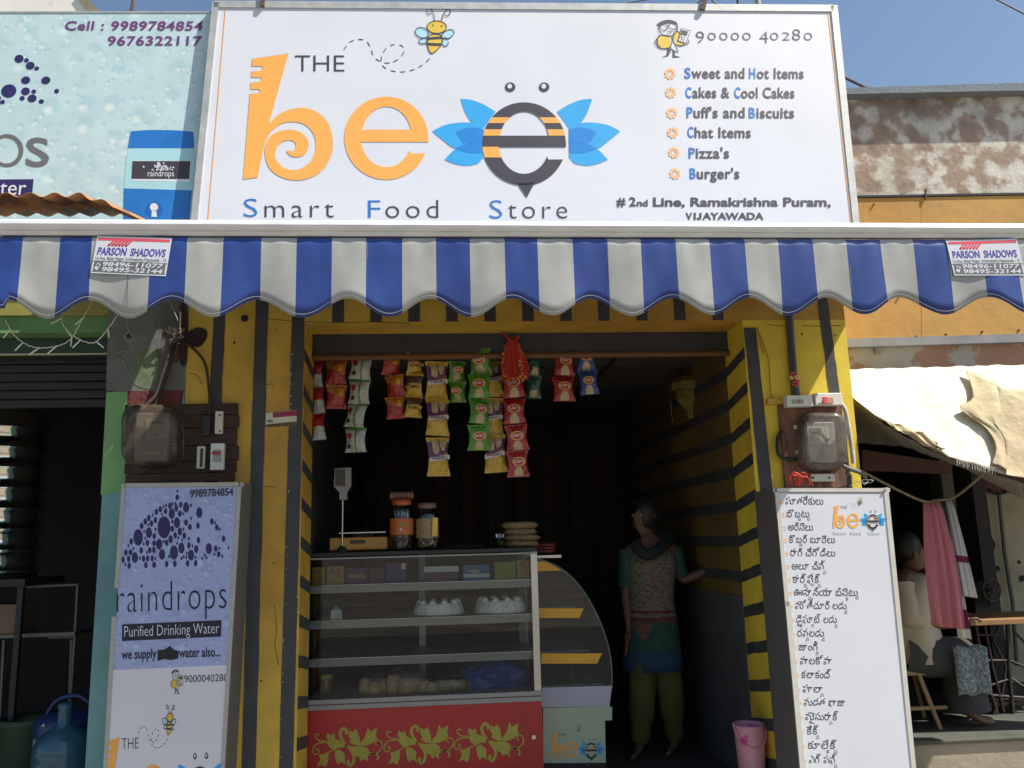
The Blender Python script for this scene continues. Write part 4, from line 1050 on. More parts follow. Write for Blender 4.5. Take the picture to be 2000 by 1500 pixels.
st = thing('stool', 'wooden stool with splayed legs under the seated tailor', 'stool', Vector((X(1775, 1290, YT), YT, ZP)))
WST = mat('stool_wood', (.30, .20, .11), .7, var=.2)
zs = TP(1775, 1300).z
bx('seat', WST, st, X(1725, 1290, YT), X(1808, 1290, YT), YT - .17, YT + .17, zs - .03, zs, .006)
for a_, b_, dy in ((1792, 1834, -.15), (1780, 1805, .15), (1738, 1712, -.15), (1742, 1720, .15)):
    A = P(a_, 1298, YT + dy); A.z = zs - .03; B = Vector((P(b_, 1405, YT + dy).x, YT + dy, ZP)); MB().tube([A, B], .016, 4).build('leg', WST, st)
MB().tube([Vector((X(1720, 1390, YT), YT - .15, ZP + .12)), Vector((X(1822, 1390, YT), YT - .15, ZP + .12))], .014, 4).build('stretcher', WST, st)

# treadle sewing machine
YM = 1.15
def SP(px, py, dy=0): return P(px, py, YM + dy)
IRON = mat('cast_iron', (.045, .032, .028), .6, metal=.4, var=.3, scale=20)
sm = thing('sewing_machine', 'black treadle sewing machine with spoked hand wheel on an iron stand', 'sewing machine', Vector((X(1945, 1300, YM), YM, ZP)))
ztab = SP(1940, 1208).z
bx('table_top', mat('table_edge_wood', (.28, .15, .06), .6, var=.2), sm, X(1885, 1208, YM), X(2120, 1208, YM), YM - .05, YM + .38, ztab - .035, ztab, .004)
q = SP(1918, 1200)
MB().prism([SP(1906, 1199), SP(1938, 1199), SP(1932, 1160), SP(1930, 1140), SP(1912, 1133), SP(1902, 1140)], (0, .12, 0)).build('machine_head', mat('machine_black', (.008, .008, .008), .8, spec=.1), sm, bev=.003)
MB().tube([SP(1910, 1145, .06), SP(1860, 1143, .06), SP(1845, 1150, .06), SP(1845, 1195, .06)], [.04, .035, .035, .028], 12).build('machine_arm', mat('machine_black', (.012, .012, .012)), sm)
wc_ = SP(1937, 1152, .0); rim = [wc_ + Vector((0.0 + .058 * math.cos(a / 20 * 6.283), 0, .07 * math.sin(a / 20 * 6.283))) for a in range(21)]
MB().tube(rim, .006, 6, caps=False).build('hand_wheel', IRON, sm)
for k in range(7):
    a = k / 7 * 6.283; MB().tube([wc_, wc_ + Vector((.056 * math.cos(a), 0, .068 * math.sin(a)))], .004, 4).build('spoke', IRON, sm)
MB().lathe([(.001, -.01), (.02, -.01), (.02, .01), (.001, .01)], wc_, 10).build('wheel_hub', IRON, sm)
def irn(pts, r=.010, dy=0, name='stand_bar'): return MB().tube([SP(a, b_, dy) for a, b_ in pts], r, 5).build(name, IRON, sm)
for dy in (0, .3):
    irn([(1905, 1215), (1918, 1300), (1945, 1385), (1950, 1420)], .013, dy); irn([(1922, 1215), (1938, 1300), (1960, 1390)], .010, dy)
    irn([(1968, 1215), (1970, 1300), (1978, 1395), (1985, 1425)], .014, dy); irn([(1955, 1215), (1940, 1250), (1965, 1300), (1955, 1375)], .008, dy)
    irn([(1905, 1240), (1970, 1240)], .008, dy); irn([(1915, 1290), (1972, 1290)], .009, dy); irn([(1930, 1340), (1975, 1325), (2005, 1345)], .009, dy)
    irn([(1978, 1230), (2020, 1275)], .008, dy); irn([(1972, 1290), (2020, 1310)], .008, dy); irn([(1935, 1358), (2030, 1365)], .01, dy); irn([(1944, 1385), (1930, 1425)], .012, dy)
bx('treadle', IRON, sm, X(1905, 1400, YM), X(2010, 1400, YM), YM, YM + .3, ZP + .05, ZP + .075, .004)
wbox('machine_leg', IRON, sm, [(1902, 1405), (1990, 1405), (1995, 1424), (1900, 1424)], YM - .02, .03)
wbox('machine_leg', IRON, sm, [(2060, 1215), (2075, 1215), (2085, 1424), (2065, 1424)], YM - .02, .03)
MB().tube([SP(1945, 1170, .1), SP(1968, 1204, .1)], .001, 3).build('thread', DARKM, sm)

# ------------------------------------------------------------------ meter boards
def rbox(par, name, m, cx, cy, w_, h_, Y, d, rad=.28, bul=.35, n=10, solid=0):
    """rounded transparent cover: outline in pixels, bulging forward by d metres"""
    def outline(s_):
        o = []
        for sx, sy, a0 in ((1, -1, -90), (1, 1, 0), (-1, 1, 90), (-1, -1, 180)):
            for k in range(5):
                a = R(a0 + 90 * k / 4); r_ = rad * w_
                o.append((cx + s_ * (sx * (w_ / 2 - r_) + r_ * math.cos(a)), cy + s_ * (sy * (h_ / 2 - r_) + r_ * math.sin(a))))
        return o
    rows = []
    for s_, f_ in ((1.06, 0), (1.02, .05), (1.0, .35), (.97, .75), (.90, .95), (.75, 1.0), (.4, 1.03), (.02, 1.04)):
        ol = outline(s_); rows.append([P(x, y, Y - d * f_) for x, y in ol + ol[:1]])
    # keep every ring at its true size: project the outline once on the wall plane
    base = P(cx, cy, Y)
    rows2 = []
    for (s_, f_), row in zip(((1.06, 0), (1.02, .05), (1.0, .35), (.97, .75), (.90, .95), (.75, 1.0), (.4, 1.03), (.02, 1.04)), rows):
        ol = outline(s_); ring = []
        for x, y in ol + ol[:1]:
            q = P(x, y, Y); q.y -= d * f_; ring.append(q)
        rows2.append(ring)
    return MB().grid(rows2).build(name, m, par, solid=solid)
def fbox(par, name, m, x0, y0, x1, y1, Y, d, bev=.002):
    """box on a plane at Y, pixel rectangle, standing out d metres towards the street"""
    a = P((x0 + x1) / 2, (y0 + y1) / 2, Y); xa_ = X(x0, (y0 + y1) / 2, Y); xb_ = X(x1, (y0 + y1) / 2, Y); za = Z((x0 + x1) / 2, y1, Y); zb_ = Z((x0 + x1) / 2, y0, Y)
    return bx(name, m, par, xa_, xb_, Y - d, Y, za, zb_, bev)
GL_C = glass('smoky_cover', (.72, .64, .56), .3, .0, ((.22, .17, .13), .30)); GL_D = glass('clear_cover', (.86, .82, .76), .15, .02, ((.45, .38, .30), .16))
METG = mat('meter_grey', (.34, .36, .36), .5, var=.15, scale=20); LABEL = mat('meter_label', (.55, .56, .52), .5, var=.1, scale=60); LCD = mat('meter_display', (.18, .22, .20), .3)
# left: old plank board
m1 = thing('meter_board', 'dark plank board with smoky covered electricity meter and fuses on the left pillar', 'meter board', P(350, 945, -.02))
ply = [(790, 812), (813, 838), (839, 872), (873, 902), (903, 925), (926, 942)]
for i, (a, b_) in enumerate(ply):
    fbox(m1, 'plank', WOODD, 246 + (i % 2) * 2, a, (466, 468, 464, 467, 463, 460)[i], b_ - .6, -.003, .022 + .002 * (i % 2), .003)
fbox(m1, 'meter_body', METG, 268, 808, 332, 902, -.028, .035, .006); fbox(m1, 'meter_label', LABEL, 284, 819, 330, 858, -.064, .002); fbox(m1, 'meter_display', LCD, 296, 822, 320, 828, -.067, .001)
fbox(m1, 'meter_seal', PLASW, 285, 882, 313, 889, -.064, .002); fbox(m1, 'meter_button', METG, 303, 845, 309, 850, -.067, .002, .001)
MB().tube(ell and [P(315 + 4 * math.cos(a / 2), 838 + 3.5 * math.sin(a / 2), -.068) for a in range(12)], .0012, 5).build('seal_wire', DARKM, m1)
rbox(m1, 'cover', GL_C, 300, 853, 112, 122, -.027, .075)
fbox(m1, 'fuse', PORC, 422, 804, 437, 848, -.028, .022, .003)
for y_ in (811, 842): 
    q = P(429.5, y_, -.051); MB().tube([q, q - Vector((0, .002, 0))], .005, 8).build('fuse_screw', DARKM, m1)
fbox(m1, 'fuse_base', DARKM, 396, 812, 412, 852, -.028, .018, .003)
fbox(m1, 'fuse', PORC, 386, 872, 402, 916, -.028, .018, .003); fbox(m1, 'fuse_slot', DARKM, 391, 876, 396, 912, -.047, .002, .0005)
fbox(m1, 'breaker_box', PLASW, 414, 867, 440, 919, -.028, .03, .003); fbox(m1, 'breaker', METG, 417, 879, 432, 902, -.059, .006, .001)
fbox(m1, 'breaker_lever', mat('breaker_red', (.45, .03, .03), .4), 415, 882, 431, 888, -.066, .006, .001)
# right: red-brown board in the sun
m2 = thing('meter_board', 'red-brown board with clear covered electricity meter and two breakers on the right pillar', 'meter board', P(1590, 950, -.02))
fbox(m2, 'backing_board', WOODR, 1527, 792, 1646, 1010, -.003, .02, .003)
fbox(m2, 'breaker_box', PLASW, 1529, 775, 1580, 797, -.024, .05, .004); fbox(m2, 'breaker', METG, 1548, 781, 1569, 788, -.075, .006, .001); fbox(m2, 'breaker_lever', REDI, 1559, 781, 1563, 787, -.082, .004, .0005)
fbox(m2, 'breaker_box', PLASW, 1583, 771, 1636, 795, -.024, .055, .004); fbox(m2, 'breaker', mat('breaker_pink', (.5, .28, .22), .4), 1610, 776, 1627, 788, -.08, .006, .001); fbox(m2, 'breaker_lever', REDI, 1606, 775, 1615, 789, -.087, .008, .002)
fbox(m2, 'meter_body', METG, 1572, 826, 1626, 904, -.024, .04, .006); fbox(m2, 'meter_label', LABEL, 1577, 834, 1619, 868, -.065, .002); fbox(m2, 'meter_display', LCD, 1581, 836, 1604, 846, -.068, .001)
q = P(1617, 858, -.07); MB().lathe([(.001, -.008), (.01, -.006), (.01, .006), (.001, .008)], q, 10).build('meter_seal', PORC, m2)
MB().tube(cr([P(1605, 818, -.09), P(1612, 838, -.075), P(1615, 856, -.07)], 4), .0025, 5).build('seal_wire', PLASW, m2)
rbox(m2, 'cover', GL_D, 1599, 864, 92, 112, -.023, .085)
for x_, y_ in ((1551, 835), (1646, 842), (1555, 884), (1646, 880)): fbox(m2, 'cover_clip', mat('clip_clear', (.5, .45, .38), .3), x_ - 3, y_ - 4, x_ + 3, y_ + 4, -.03, .02)
fbox(m2, 'fuse', PORC, 1581, 926, 1627, 941, -.024, .022, .003)
for x_ in (1588, 1620): 
    q = P(x_, 933, -.047); MB().tube([q, q - Vector((0, .002, 0))], .006, 8).build('fuse_screw', DARKM, m2)
def cable(name, pts, r, m, label=None, cat='cable', par=None, n=5, seg=8):
    o = MB().tube(cr([P(*q) for q in pts], n), r, seg).build(name, m, par)
    if label: tag(o, label, cat)
    return o
cable('supply_cable', [(1527, 842, -.02), (1519, 858, -.03), (1520, 885, -.035), (1532, 895, -.04), (1555, 898, -.03)], .010, CABLE, par=m2)
cable('conduit', [(1638, 786, -.05), (1650, 800, -.04), (1660, 850, -.03), (1667, 905, -.02)], .011, mat('pale_conduit', (.52, .48, .42), .6, var=.2, scale=30), 'pale plastic conduit curving down the sunlit edge of the right pillar', 'conduit')
cable('cable', [(1643, 908, -.06), (1660, 916, -.06), (1680, 923, -.05), (1691, 933, -.05)], .011, mat('grey_sleeve', (.12, .125, .12), .6), 'thick grey cable end poking past the right pillar', 'cable')
cable('wire', [(1691, 930, -.05), (1695, 940, -.06), (1688, 946, -.06), (1684, 938, -.05), (1696, 937, -.06), (1706, 939, -.07), (1696, 943, -.05), (1672, 941, -.03), (1660, 950, -.02)], .0016, PLASW, 'bare twisted wire ends at the tip of the grey cable', 'wire')
cable('wire', [(1667, 905, -.02), (1663, 910, -.03), (1662, 915, -.03)], .0012, mat('rusty_iron', (.1, .06, .04)), 'short rusty wire below the pale conduit', 'wire')
rw = thing('wire_bundle', 'tangled bright red wire on top of the snack list sign', 'wire', P(1555, 952, -.2))
REDW = mat('red_wire', (.75, .05, .03), .4)
rd = random.Random(12)
for k in range(6):
    x0 = 1534 + rd.uniform(0, 30); pts = [(x0, 948 + rd.uniform(-3, 3), -.12), (x0 - 6 + rd.uniform(-6, 6), 932, -.14), (x0 + 8, 923 + rd.uniform(-1, 8), -.15), (x0 + 18, 935, -.14), (x0 + rd.uniform(5, 28), 949, -.13)]
    MB().tube(cr([P(*q) for q in pts], 5), .0024, 5).build('wire_loop', REDW, rw)
# grey conduit with paper flower
cable('conduit', [(1541, 560, -.015), (1545, 640, -.015), (1551, 720, -.015), (1558, 780, -.015)], .016, mat('grey_conduit', (.075, .085, .095), .5, var=.2), 'dark grey conduit pipe running up the right pillar to the awning', 'conduit')
cable('conduit', [(1535, 560, -.012), (1539, 640, -.012), (1545, 720, -.012), (1551, 778, -.012)], .009, mat('grey_conduit', (.075, .085, .095)), 'thinner pipe strapped left of the dark conduit on the right pillar', 'conduit', seg=6)
fl = thing('paper_flowers', 'small red plastic flowers tied to the dark conduit on the right pillar', 'decoration', P(1554, 760, -.05))
for a, b_, r_ in ((1548, 733, .018), (1556, 738, .014), (1553, 750, .02), (1557, 745, .012), (1546, 738, .012)):
    q = P(a, b_, -.045)
    for k in range(5):
        an = k * 1.257 + a; MB().lathe([(.001, -.004), (r_ * .45, -.001), (r_ * .5, .003), (.001, .006)], q + Vector((math.cos(an) * r_ * .6, -.004, math.sin(an) * r_ * .6)), 8).build('petal', REDI if b_ != 738 else mat('yellow_petal', (.8, .6, .3)), fl)
cable('wire', [(1492, 690, -.01), (1478, 640, -.01), (1500, 700, -.01), (1506, 770, -.01), (1518, 778, -.012)], .003, mat('yellow_wire', (.35, .22, .03)), 'thin yellow painted wire looping down the right pillar', 'wire')
MB()
# pillar hook and ledge on the right pillar
o = tag(fbox(None, 'wall_bracket', YELLOWW, 1496, 779, 1526, 791, -.0, .025, .003), 'small yellow painted wooden block beside the right meter board', 'bracket')
# wires of the left pillar
BRN = mat('dirty_cable', (.05, .035, .025), .8, var=.3, scale=40)
cable('cable', [(342, 660, -.02), (330, 690, -.02), (316, 735, -.02), (304, 772, -.03), (276, 800, -.05), (249, 835, -.05), (250, 870, -.05), (262, 885, -.04)], .010, BRN, 'thick dirty black cable curving down left side of the left meter', 'cable')
cable('cable', [(346, 655, -.02), (336, 700, -.02), (316, 765, -.03), (300, 795, -.05)], .005, BRN, 'thinner dirty cable beside the thick one above the left meter', 'cable')
cable('cable', [(345, 660, -.02), (372, 676, -.03), (398, 705, -.03), (406, 740, -.03), (410, 790, -.03), (408, 812, -.035)], .007, BRN, 'sooty cable curving down right side to the left fuse board', 'cable')
cable('cable', [(352, 600, -.02), (350, 650, -.03), (345, 700, -.03), (341, 706, -.02)], .006, BRN, 'short cable hanging straight down the grey pillar from behind the valance', 'cable')
kn = thing('wire_knot', 'tangled knot of old wires nailed high on the left pillar', 'wire knot', P(340, 668, -.03))
for k in range(11):
    c = P(336 + rd.uniform(-10, 14), 655 + rd.uniform(-14, 14), -.03); pts = [c + Vector((rd.uniform(-.035, .035), rd.uniform(-.02, .01), rd.uniform(-.03, .03))) for _ in range(5)]
    MB().tube(cr(pts, 4), .0025, 5).build('wire_strand', BRN, kn)
cable('wire', [(330, 585, -.02), (352, 640, -.03), (345, 660, -.04), (300, 668, -.03), (290, 690, -.02)], .0018, mat('pale_wire', (.35, .32, .22), .6), 'thin pale wire crossing the top of the grey pillar', 'wire')
cable('wire', [(226, 690, -.01), (250, 684, -.01), (262, 682, -.01), (240, 700, -.008), (258, 740, -.008)], .0016, mat('pale_wire', (.35, .32, .22)), 'loose pale wire stapled on the grey part of the left pillar', 'wire')
cable('wire', [(247, 560, -.03), (246, 620, -.03), (252, 648, -.03), (262, 660, -.03), (252, 668, -.03), (243, 660, -.03), (250, 648, -.03)], .002, mat('pale_wire', (.35, .32, .22)), 'hanging wire with a loop over the hole in the grey pillar', 'wire')
q = P(252, 656, -.002); MB().tube([q, q - Vector((0, .003, 0))], .011, 12).build('hole', DARKM, n1)

# fairy lights
def fairy(pts, label):
    f_ = thing('fairy_lights', label, 'fairy lights', P(*pts[len(pts) // 2]), 'fairy light strings below the valance')
    path = cr([P(*q) for q in pts], 10)
    W_ = mat('white_wire', (.62, .58, .46), .5)
    tw = []
    for i, p in enumerate(path): tw.append(p + Vector((math.sin(i * 1.9), 0, math.cos(i * 1.9))) * .0015)
    MB().tube(tw, .0022, 5).build('wire', W_, f_)
    n = len(path)
    for k in range(6, n - 2, 9):
        d = Vector((rd.uniform(-1, 1), -.3, -.7)).normalized(); p = path[k]
        MB().tube([p, p + d * .02, p + d * .045], [.002, .003, .0024], 6).build('bulb', mat('bulb_plastic', (.75, .75, .65), .3), f_)
    return f_
fairy([(10, 625, -.70), (30, 657, -.70), (62, 677, -.70), (100, 678, -.70), (135, 665, -.70), (160, 625, -.70), (187, 575, -.70)], 'white fairy light string drooping from the left end of the valance across the green shutter')
fairy([(122, 608, -.72), (122, 632, -.72), (143, 656, -.72), (180, 670, -.72), (205, 650, -.72), (236, 605, -.72)], 'second white fairy light string crossing the first one near the grey pillar')

# ------------------------------------------------------------------ standing light-box signs
YS = -.235
def lightbox(quad, Yf, d, label, cat='sign', side_m=None):
    pf = yplane(Yf)
    s = thing('light_box_sign', label, cat, pf((quad[2][0] + quad[3][0]) / 2, quad[2][1]))
    pts = [pf(*q) for q in quad]
    MB().prism(pts, (0, d, 0)).build('box', side_m or mat('box_side_grey', (.16, .155, .15), .6, metal=.2, var=.12, scale=30), s)
    return s, pf
s1, pf1 = lightbox([(241, 944), (473, 942), (432, 1640), (199, 1640)], -.21, .20, 'tall light box sign with purple raindrop print, standing against the left pillar')
K1 = Canvas(pf1, s1)
K1.poly([(246, 952), (463, 951), (443, 1299), (219, 1309)], DROPV, lay=1, name='printed_sheet')
K1.poly([(219, 1309), (443, 1299), (424, 1640), (196, 1640)], mat('white_print_shade', (.66, .66, .72), .45, var=.03), lay=1, name='printed_sheet')
FR = mat('frame_grey', (.42, .41, .37), .5, metal=.2, var=.1, scale=20)
for a, b_ in (((241, 948), (472, 946)), ((468, 946), (427, 1640))): bar(s1, pf1, a, b_, 8, FR, d=.012, h=.004)
bar(s1, pf1, (242, 948), (228, 1145), 8, FR, d=.012, h=.004); bar(s1, pf1, (223, 1208), (198, 1640), 8, FR, d=.012, h=.004)
for a, b_ in ((242, 949), (465, 946), (232, 1143), (227, 1208)):
    q = pf1(a, b_, .006); MB().tube([q, q - Vector((0, .004, 0))], .005, 10).build('screw', STEEL, s1)
K1.text('9989784854', 371, 456, 971, 14, INK, slope=-.045, bold=.03)
dots = [(733, 148, 9, 17), (731, 208, 18, 30), (818, 305, 30, 53), (865, 285, 10, 18), (766, 279, 17, 30), (722, 312, 19, 36), (716, 268, 10, 18), (687, 270, 10, 17), (660, 290, 19, 32), (622, 287, 10, 17), (598, 298, 9, 17),
 (618, 342, 18, 30), (567, 324, 18, 32), (528, 349, 19, 31), (583, 373, 8, 16), (678, 367, 31, 53), (757, 366, 19, 31), (788, 368, 9, 17), (490, 380, 9, 17), (454, 408, 18, 32), (518, 430, 19, 31), (419, 444, 19, 32), (480, 462, 18, 32),
 (448, 476, 9, 17), (384, 487, 19, 32), (602, 500, 64, 110), (729, 454, 31, 54), (684, 444, 11, 18), (683, 513, 18, 32), (817, 453, 19, 30), (867, 412, 9, 18), (947, 356, 31, 53), (934, 484, 18, 31), (855, 498, 19, 32), (793, 517, 9, 18),
 (757, 540, 22, 40), (519, 520, 10, 18), (455, 552, 31, 53), (408, 537, 9, 17), (350, 598, 47, 82), (507, 586, 18, 31), (420, 606, 9, 18), (441, 653, 18, 32), (405, 661, 9, 17), (282, 638, 18, 32), (255, 681, 9, 17), (304, 704, 9, 17),
 (506, 654, 18, 30), (555, 665, 31, 54), (599, 637, 9, 18), (628, 650, 18, 32), (667, 615, 22, 39), (712, 578, 18, 32), (742, 602, 9, 18), (800, 581, 19, 32), (779, 622, 9, 16), (732, 655, 9, 18), (845, 610, 9, 18), (939, 625, 18, 32),
 (773, 702, 31, 54), (845, 677, 18, 32), (880, 682, 9, 18), (917, 712, 22, 39), (1040, 706, 30, 54), (1107, 708, 18, 32), (1141, 706, 9, 17), (1137, 763, 18, 32), (1096, 762, 9, 17), (1173, 782, 9, 17), (1184, 612, 18, 32), (1232, 698, 9, 17),
 (1069, 442, 18, 32), (1100, 455, 9, 17), (1118, 500, 18, 31), (1145, 520, 9, 17), (230, 745, 18, 31), (275, 744, 19, 31), (380, 726, 18, 32), (463, 722, 18, 31), (504, 721, 18, 32), (437, 746, 9, 17), (318, 795, 31, 54), (257, 808, 18, 32),
 (204, 815, 16, 34), (366, 803, 9, 17), (402, 806, 18, 31), (443, 804, 18, 32), (487, 803, 18, 32), (520, 805, 9, 17), (583, 764, 31, 53), (652, 785, 10, 18), (700, 746, 41, 71), (775, 803, 10, 18), (795, 786, 9, 18), (820, 794, 9, 19), (824, 753, 9, 17),
 (866, 771, 31, 54), (909, 794, 9, 17), (976, 802, 9, 17), (1001, 772, 9, 17), (1018, 796, 9, 17), (833, 852, 18, 32), (912, 850, 18, 32), (709, 855, 18, 33), (629, 860, 18, 32), (506, 866, 19, 32), (425, 869, 18, 32), (262, 875, 18, 32), (224, 860, 9, 17)]
for a, b_, c, d in dots: K1.poly(ell(200 + a / 5, 930 + b_ / 5, c / 5, d / 5, 14), NAVY if c > 0 else INK, lay=2, name='printed_dot')
DNAVY = mat('dark_navy_ink', (.012, .010, .035), .5)
K1.text('raindrops', 228, 442.5, 1197, 59, DNAVY, bold=-.014, slope=-.04, lay=3, space=1.1)
K1.poly([(239, 1219.5), (433, 1211), (432, 1243.5), (238, 1252)], DNAVY, lay=2, name='print'); K1.text('Purified Drinking Water', 243, 428, 1244, 21, WHITEP, bold=-.010, slope=-.04, lay=3)
K1.text('we supply', 237.5, 306, 1287, 18, DNAVY, slope=-.03, bold=.02); K1.text('water also...', 350, 431, 1284, 18, DNAVY, slope=-.03, bold=.02)
K1.poly([(308, 1270), (322, 1268), (332, 1261.5), (340, 1269), (350, 1272), (348, 1286), (335, 1289), (320, 1287), (308, 1291)], mat('marker_black', (.01, .01, .012), .4), lay=4, name='marker_scribble')
K1.text('9000040280', 360, 445, 1333, 14, INK, slope=-.035)
cartoon_man(K1, lambda x, y: (333 + (x - 255) * .107, 1308 + (y - 130) * .196 - .04 * (x - 255) * .107))
def map1(x, y): return 238 + (x - 576) * .34, 1441 + (y - 107) * .67 - .045 * (x - 576) * .34
logo(Canvas(pf1, s1, map1), True)

s2, pf2 = lightbox([(1513, 955), (1735, 955), (1799, 1640), (1572, 1640)], -.27, .262, 'tall white light box sign listing snacks in Telugu, standing by the right pillar')
K2 = Canvas(pf2, s2)
K2.poly([(1518, 961), (1730, 961), (1794, 1640), (1578, 1640)], WHITEP, lay=1, name='printed_sheet')
FR2 = mat('frame_cream', (.60, .58, .52), .5, metal=.1, var=.08, scale=20)
bar(s2, pf2, (1514, 957), (1734, 957), 7, FR2, d=.012, h=.004); bar(s2, pf2, (1730, 957), (1798, 1640), 9, FR2, d=.012, h=.004)
bar(s2, pf2, (1517, 957), (1537, 1180), 8, FR2, d=.012, h=.004); bar(s2, pf2, (1539, 1180), (1580, 1640), 11, FR2, d=.012, h=.004)
for a, b_ in ((1518, 957), (1727, 957)):
    q = pf2(a, b_, .006); MB().tube([q, q - Vector((0, .004, 0))], .006, 10).build('screw', STEEL, s2)
TEL = [('పూతరేకులు', 1534, 1608, 985), ('బొబ్బట్లు', 1536, 1582, 1010), ('అరిసెలు', 1539, 1588, 1036), ('కొబ్బరి బూరెలు', 1541, 1631, 1060), ('రాగి చేగోడిలు', 1543.5, 1631, 1086), ('ఆలూ చిప్స్', 1546, 1613, 1112),
       ('కార్న్‌ఫ్లేక్స్', 1547.5, 1603, 1138), ('ఊస్మానియా బిస్కెట్లు', 1550.5, 1677, 1163), ('మోతీచూరి లడ్డు', 1553, 1655, 1189), ('డ్రైఫ్రూట్ లడ్డు', 1555, 1636, 1216), ('రవ్వలడ్డు', 1557, 1611, 1243), ('జాంగ్రీ', 1559.5, 1599, 1270),
       ('పాలకోవా', 1562.5, 1625, 1297), ('కలాకంద్', 1565, 1623, 1324), ('హల్వా', 1567.5, 1609, 1352), ('మడత ఖాజా', 1570, 1651, 1378), ('మైసుర్పాక్', 1572.5, 1637, 1406), ('కేక్స్', 1575, 1600, 1434), ('కూల్కేక్స్', 1577.5, 1636, 1462), ('ఎగ్ పఫ్స్', 1580, 1635, 1490)]
for i, (s_, a, b_, y) in enumerate(TEL):
    K2.text(s_, a, b_, y, 14.5, INK, te=True, slope=.01, lay=2)
    fx_ = 1526.5 + (y - 985) * .0885; yc = y - 4
    pl_ = []
    for k in range(8):
        an = k * math.pi / 4; pl_.append(ell(fx_ + 3.0 * math.cos(an) , yc + 3.2 * math.sin(an), 1.3, 1.3, 7))
    K2.polys(pl_, ORANGE2, lay=2)
K2.strokes([[(1522, 962.5), (1726, 963)]], 1.1, mat('brown_line', (.3, .1, .05), .5), lay=2)
logo(Canvas(pf2, s2, lambda x, y: (1626 + (x - 475) * .1427, 987 + (y - 105) * .182)), True)

# sticker on left pillar
stk = thing('wall_sticker', 'small maroon and white municipal sticker peeling on the yellow left pillar', 'sticker', P(548, 830, -.003))
wp = yplane(-.004); KS = Canvas(wp, stk)
KS.poly([(519, 807), (580, 801), (579, 830), (519, 834)], PORC, lay=1, name='paper'); KS.poly([(533, 806), (580, 801.5), (580, 812), (533, 816)], mat('maroon_ink', (.30, .03, .08), .6), lay=2)
KS.text('VMC-', 521, 535, 825, 5, INK, bold=.02); KS.poly([(519, 829), (579, 823), (579, 831), (519, 834.5)], mat('worn_brown', (.14, .09, .05), .8, var=.4, scale=80), lay=2)

# ------------------------------------------------------------------ snack packets hanging from the rod
def foil(name, c, r_=.32): return mat('foil_' + name, c, r_, var=.2, scale=40, bump=.9, bscale=38, spec=.9)
FR_, FO, FY, FP, FG, FS, FD, FB, FW, FC, FPK = (foil('red', (.34, .008, .012)), foil('orange', (.42, .13, .01)), foil('yellow', (.55, .33, .01)), foil('purple', (.10, .005, .08)), foil('green', (.06, .26, .012)),
    foil('silver', (.42, .44, .42)), foil('dark_green', (.01, .10, .08)), foil('blue', (.01, .05, .25)), foil('white', (.6, .58, .52)), foil('brown', (.07, .03, .015)), foil('tan', (.48, .36, .20)))
def packet_mesh(name, w_, h_, mats, cf, logo_=None):
    nu, nv = 20, 26; vs_, fs, ms, smo = [], [], [], []
    for j in range(nv + 1):
        v_ = j / nv; edge = min(v_, 1 - v_)
        bul = 0 if edge < .07 else math.sin(math.pi * (v_ - .07) / .86) ** .6
        for i in range(nu + 1):
            u = i / nu; ww = 1 - .17 * bul
            y = -.022 * bul * math.sin(math.pi * u) ** .7
            if edge < .07: y = .0015 * math.cos(i * math.pi)
            else: y += .0014 * math.sin(u * 21 + v_ * 9) * (1 - bul * .5)
            vs_.append((( u - .5) * w_ * ww, y, -v_ * h_))
    for j in range(nv):
        for i in range(nu):
            a = j * (nu + 1) + i; fs.append((a, a + 1, a + nu + 2, a + nu + 1)); ms.append(cf((i + .5) / nu, (j + .5) / nv)); smo.append(True)
    if logo_:
        txt, yc, tw, oval, mi_o, mi_t = logo_
        if oval:
            e = ell(0, yc * h_, w_ * tw * .62, w_ * tw * .42, 18); k = len(vs_); vs_ += [(x, -.0245, -y) for x, y in e]; fs.append(tuple(range(k, k + 18))); ms.append(mi_o); smo.append(False)
            e = ell(0, yc * h_, w_ * tw * .50, w_ * tw * .33, 18); k = len(vs_); vs_ += [(x, -.0252, -y) for x, y in e]; fs.append(tuple(range(k, k + 18))); ms.append(mi_t); smo.append(False)
        else:
            k = len(vs_); vs_ += [(x * w_, -.0245, -(yc + y) * h_) for x, y in ((-.42, .09), (.42, .02), (.42, -.09), (-.42, -.03))]; fs.append((k, k + 1, k + 2, k + 3)); ms.append(mi_o); smo.append(False)
        tv, tf = text2d(txt, .02); a0 = min(a for a, b in tv); a1 = max(a for a, b in tv); b0 = min(b for a, b in tv); b1 = max(b for a, b in tv)
        sx = w_ * tw * (.85 if oval else 1) / (a1 - a0); k = len(vs_)
        # the sachets hang upside down
        vs_ += [(-(a - (a0 + a1) / 2) * sx, -.026, -yc * h_ - (b - (b0 + b1) / 2) * sx * (1.0 if oval else 1.1)) for a, b in tv]
        for f in tf: fs.append(tuple(i + k for i in f)); ms.append(len(mats) - 1); smo.append(False)
    me = bpy.data.meshes.new(name); me.from_pydata(vs_, [], fs); me.polygons.foreach_set('material_index', ms); me.polygons.foreach_set('use_smooth', smo)
    for m_ in mats: me.materials.append(m_)
    return me
INKB = mat('foil_print_dark', (.03, .01, .015), .5, var=0)
REDP = mat('foil_print_red', (.45, .02, .02), .5, var=0)
YELP = mat('foil_print_yellow', (.6, .45, .12), .5, var=0)
food = lambda a, b, r_: (lambda u, v_: (u - a) ** 2 + ((v_ - b) * .9) ** 2 < r_ * r_)
f1, f2 = food(.52, .30, .2), food(.45, .24, .16)
def K_lay(m_): return ([m_, FPK, YELP, REDP, FW], lambda u, v_: 1 if (food(.5, .86, .22)(u, v_) and v_ < .95) else 0, ('Lays', .42, .46, True, 2, 3))
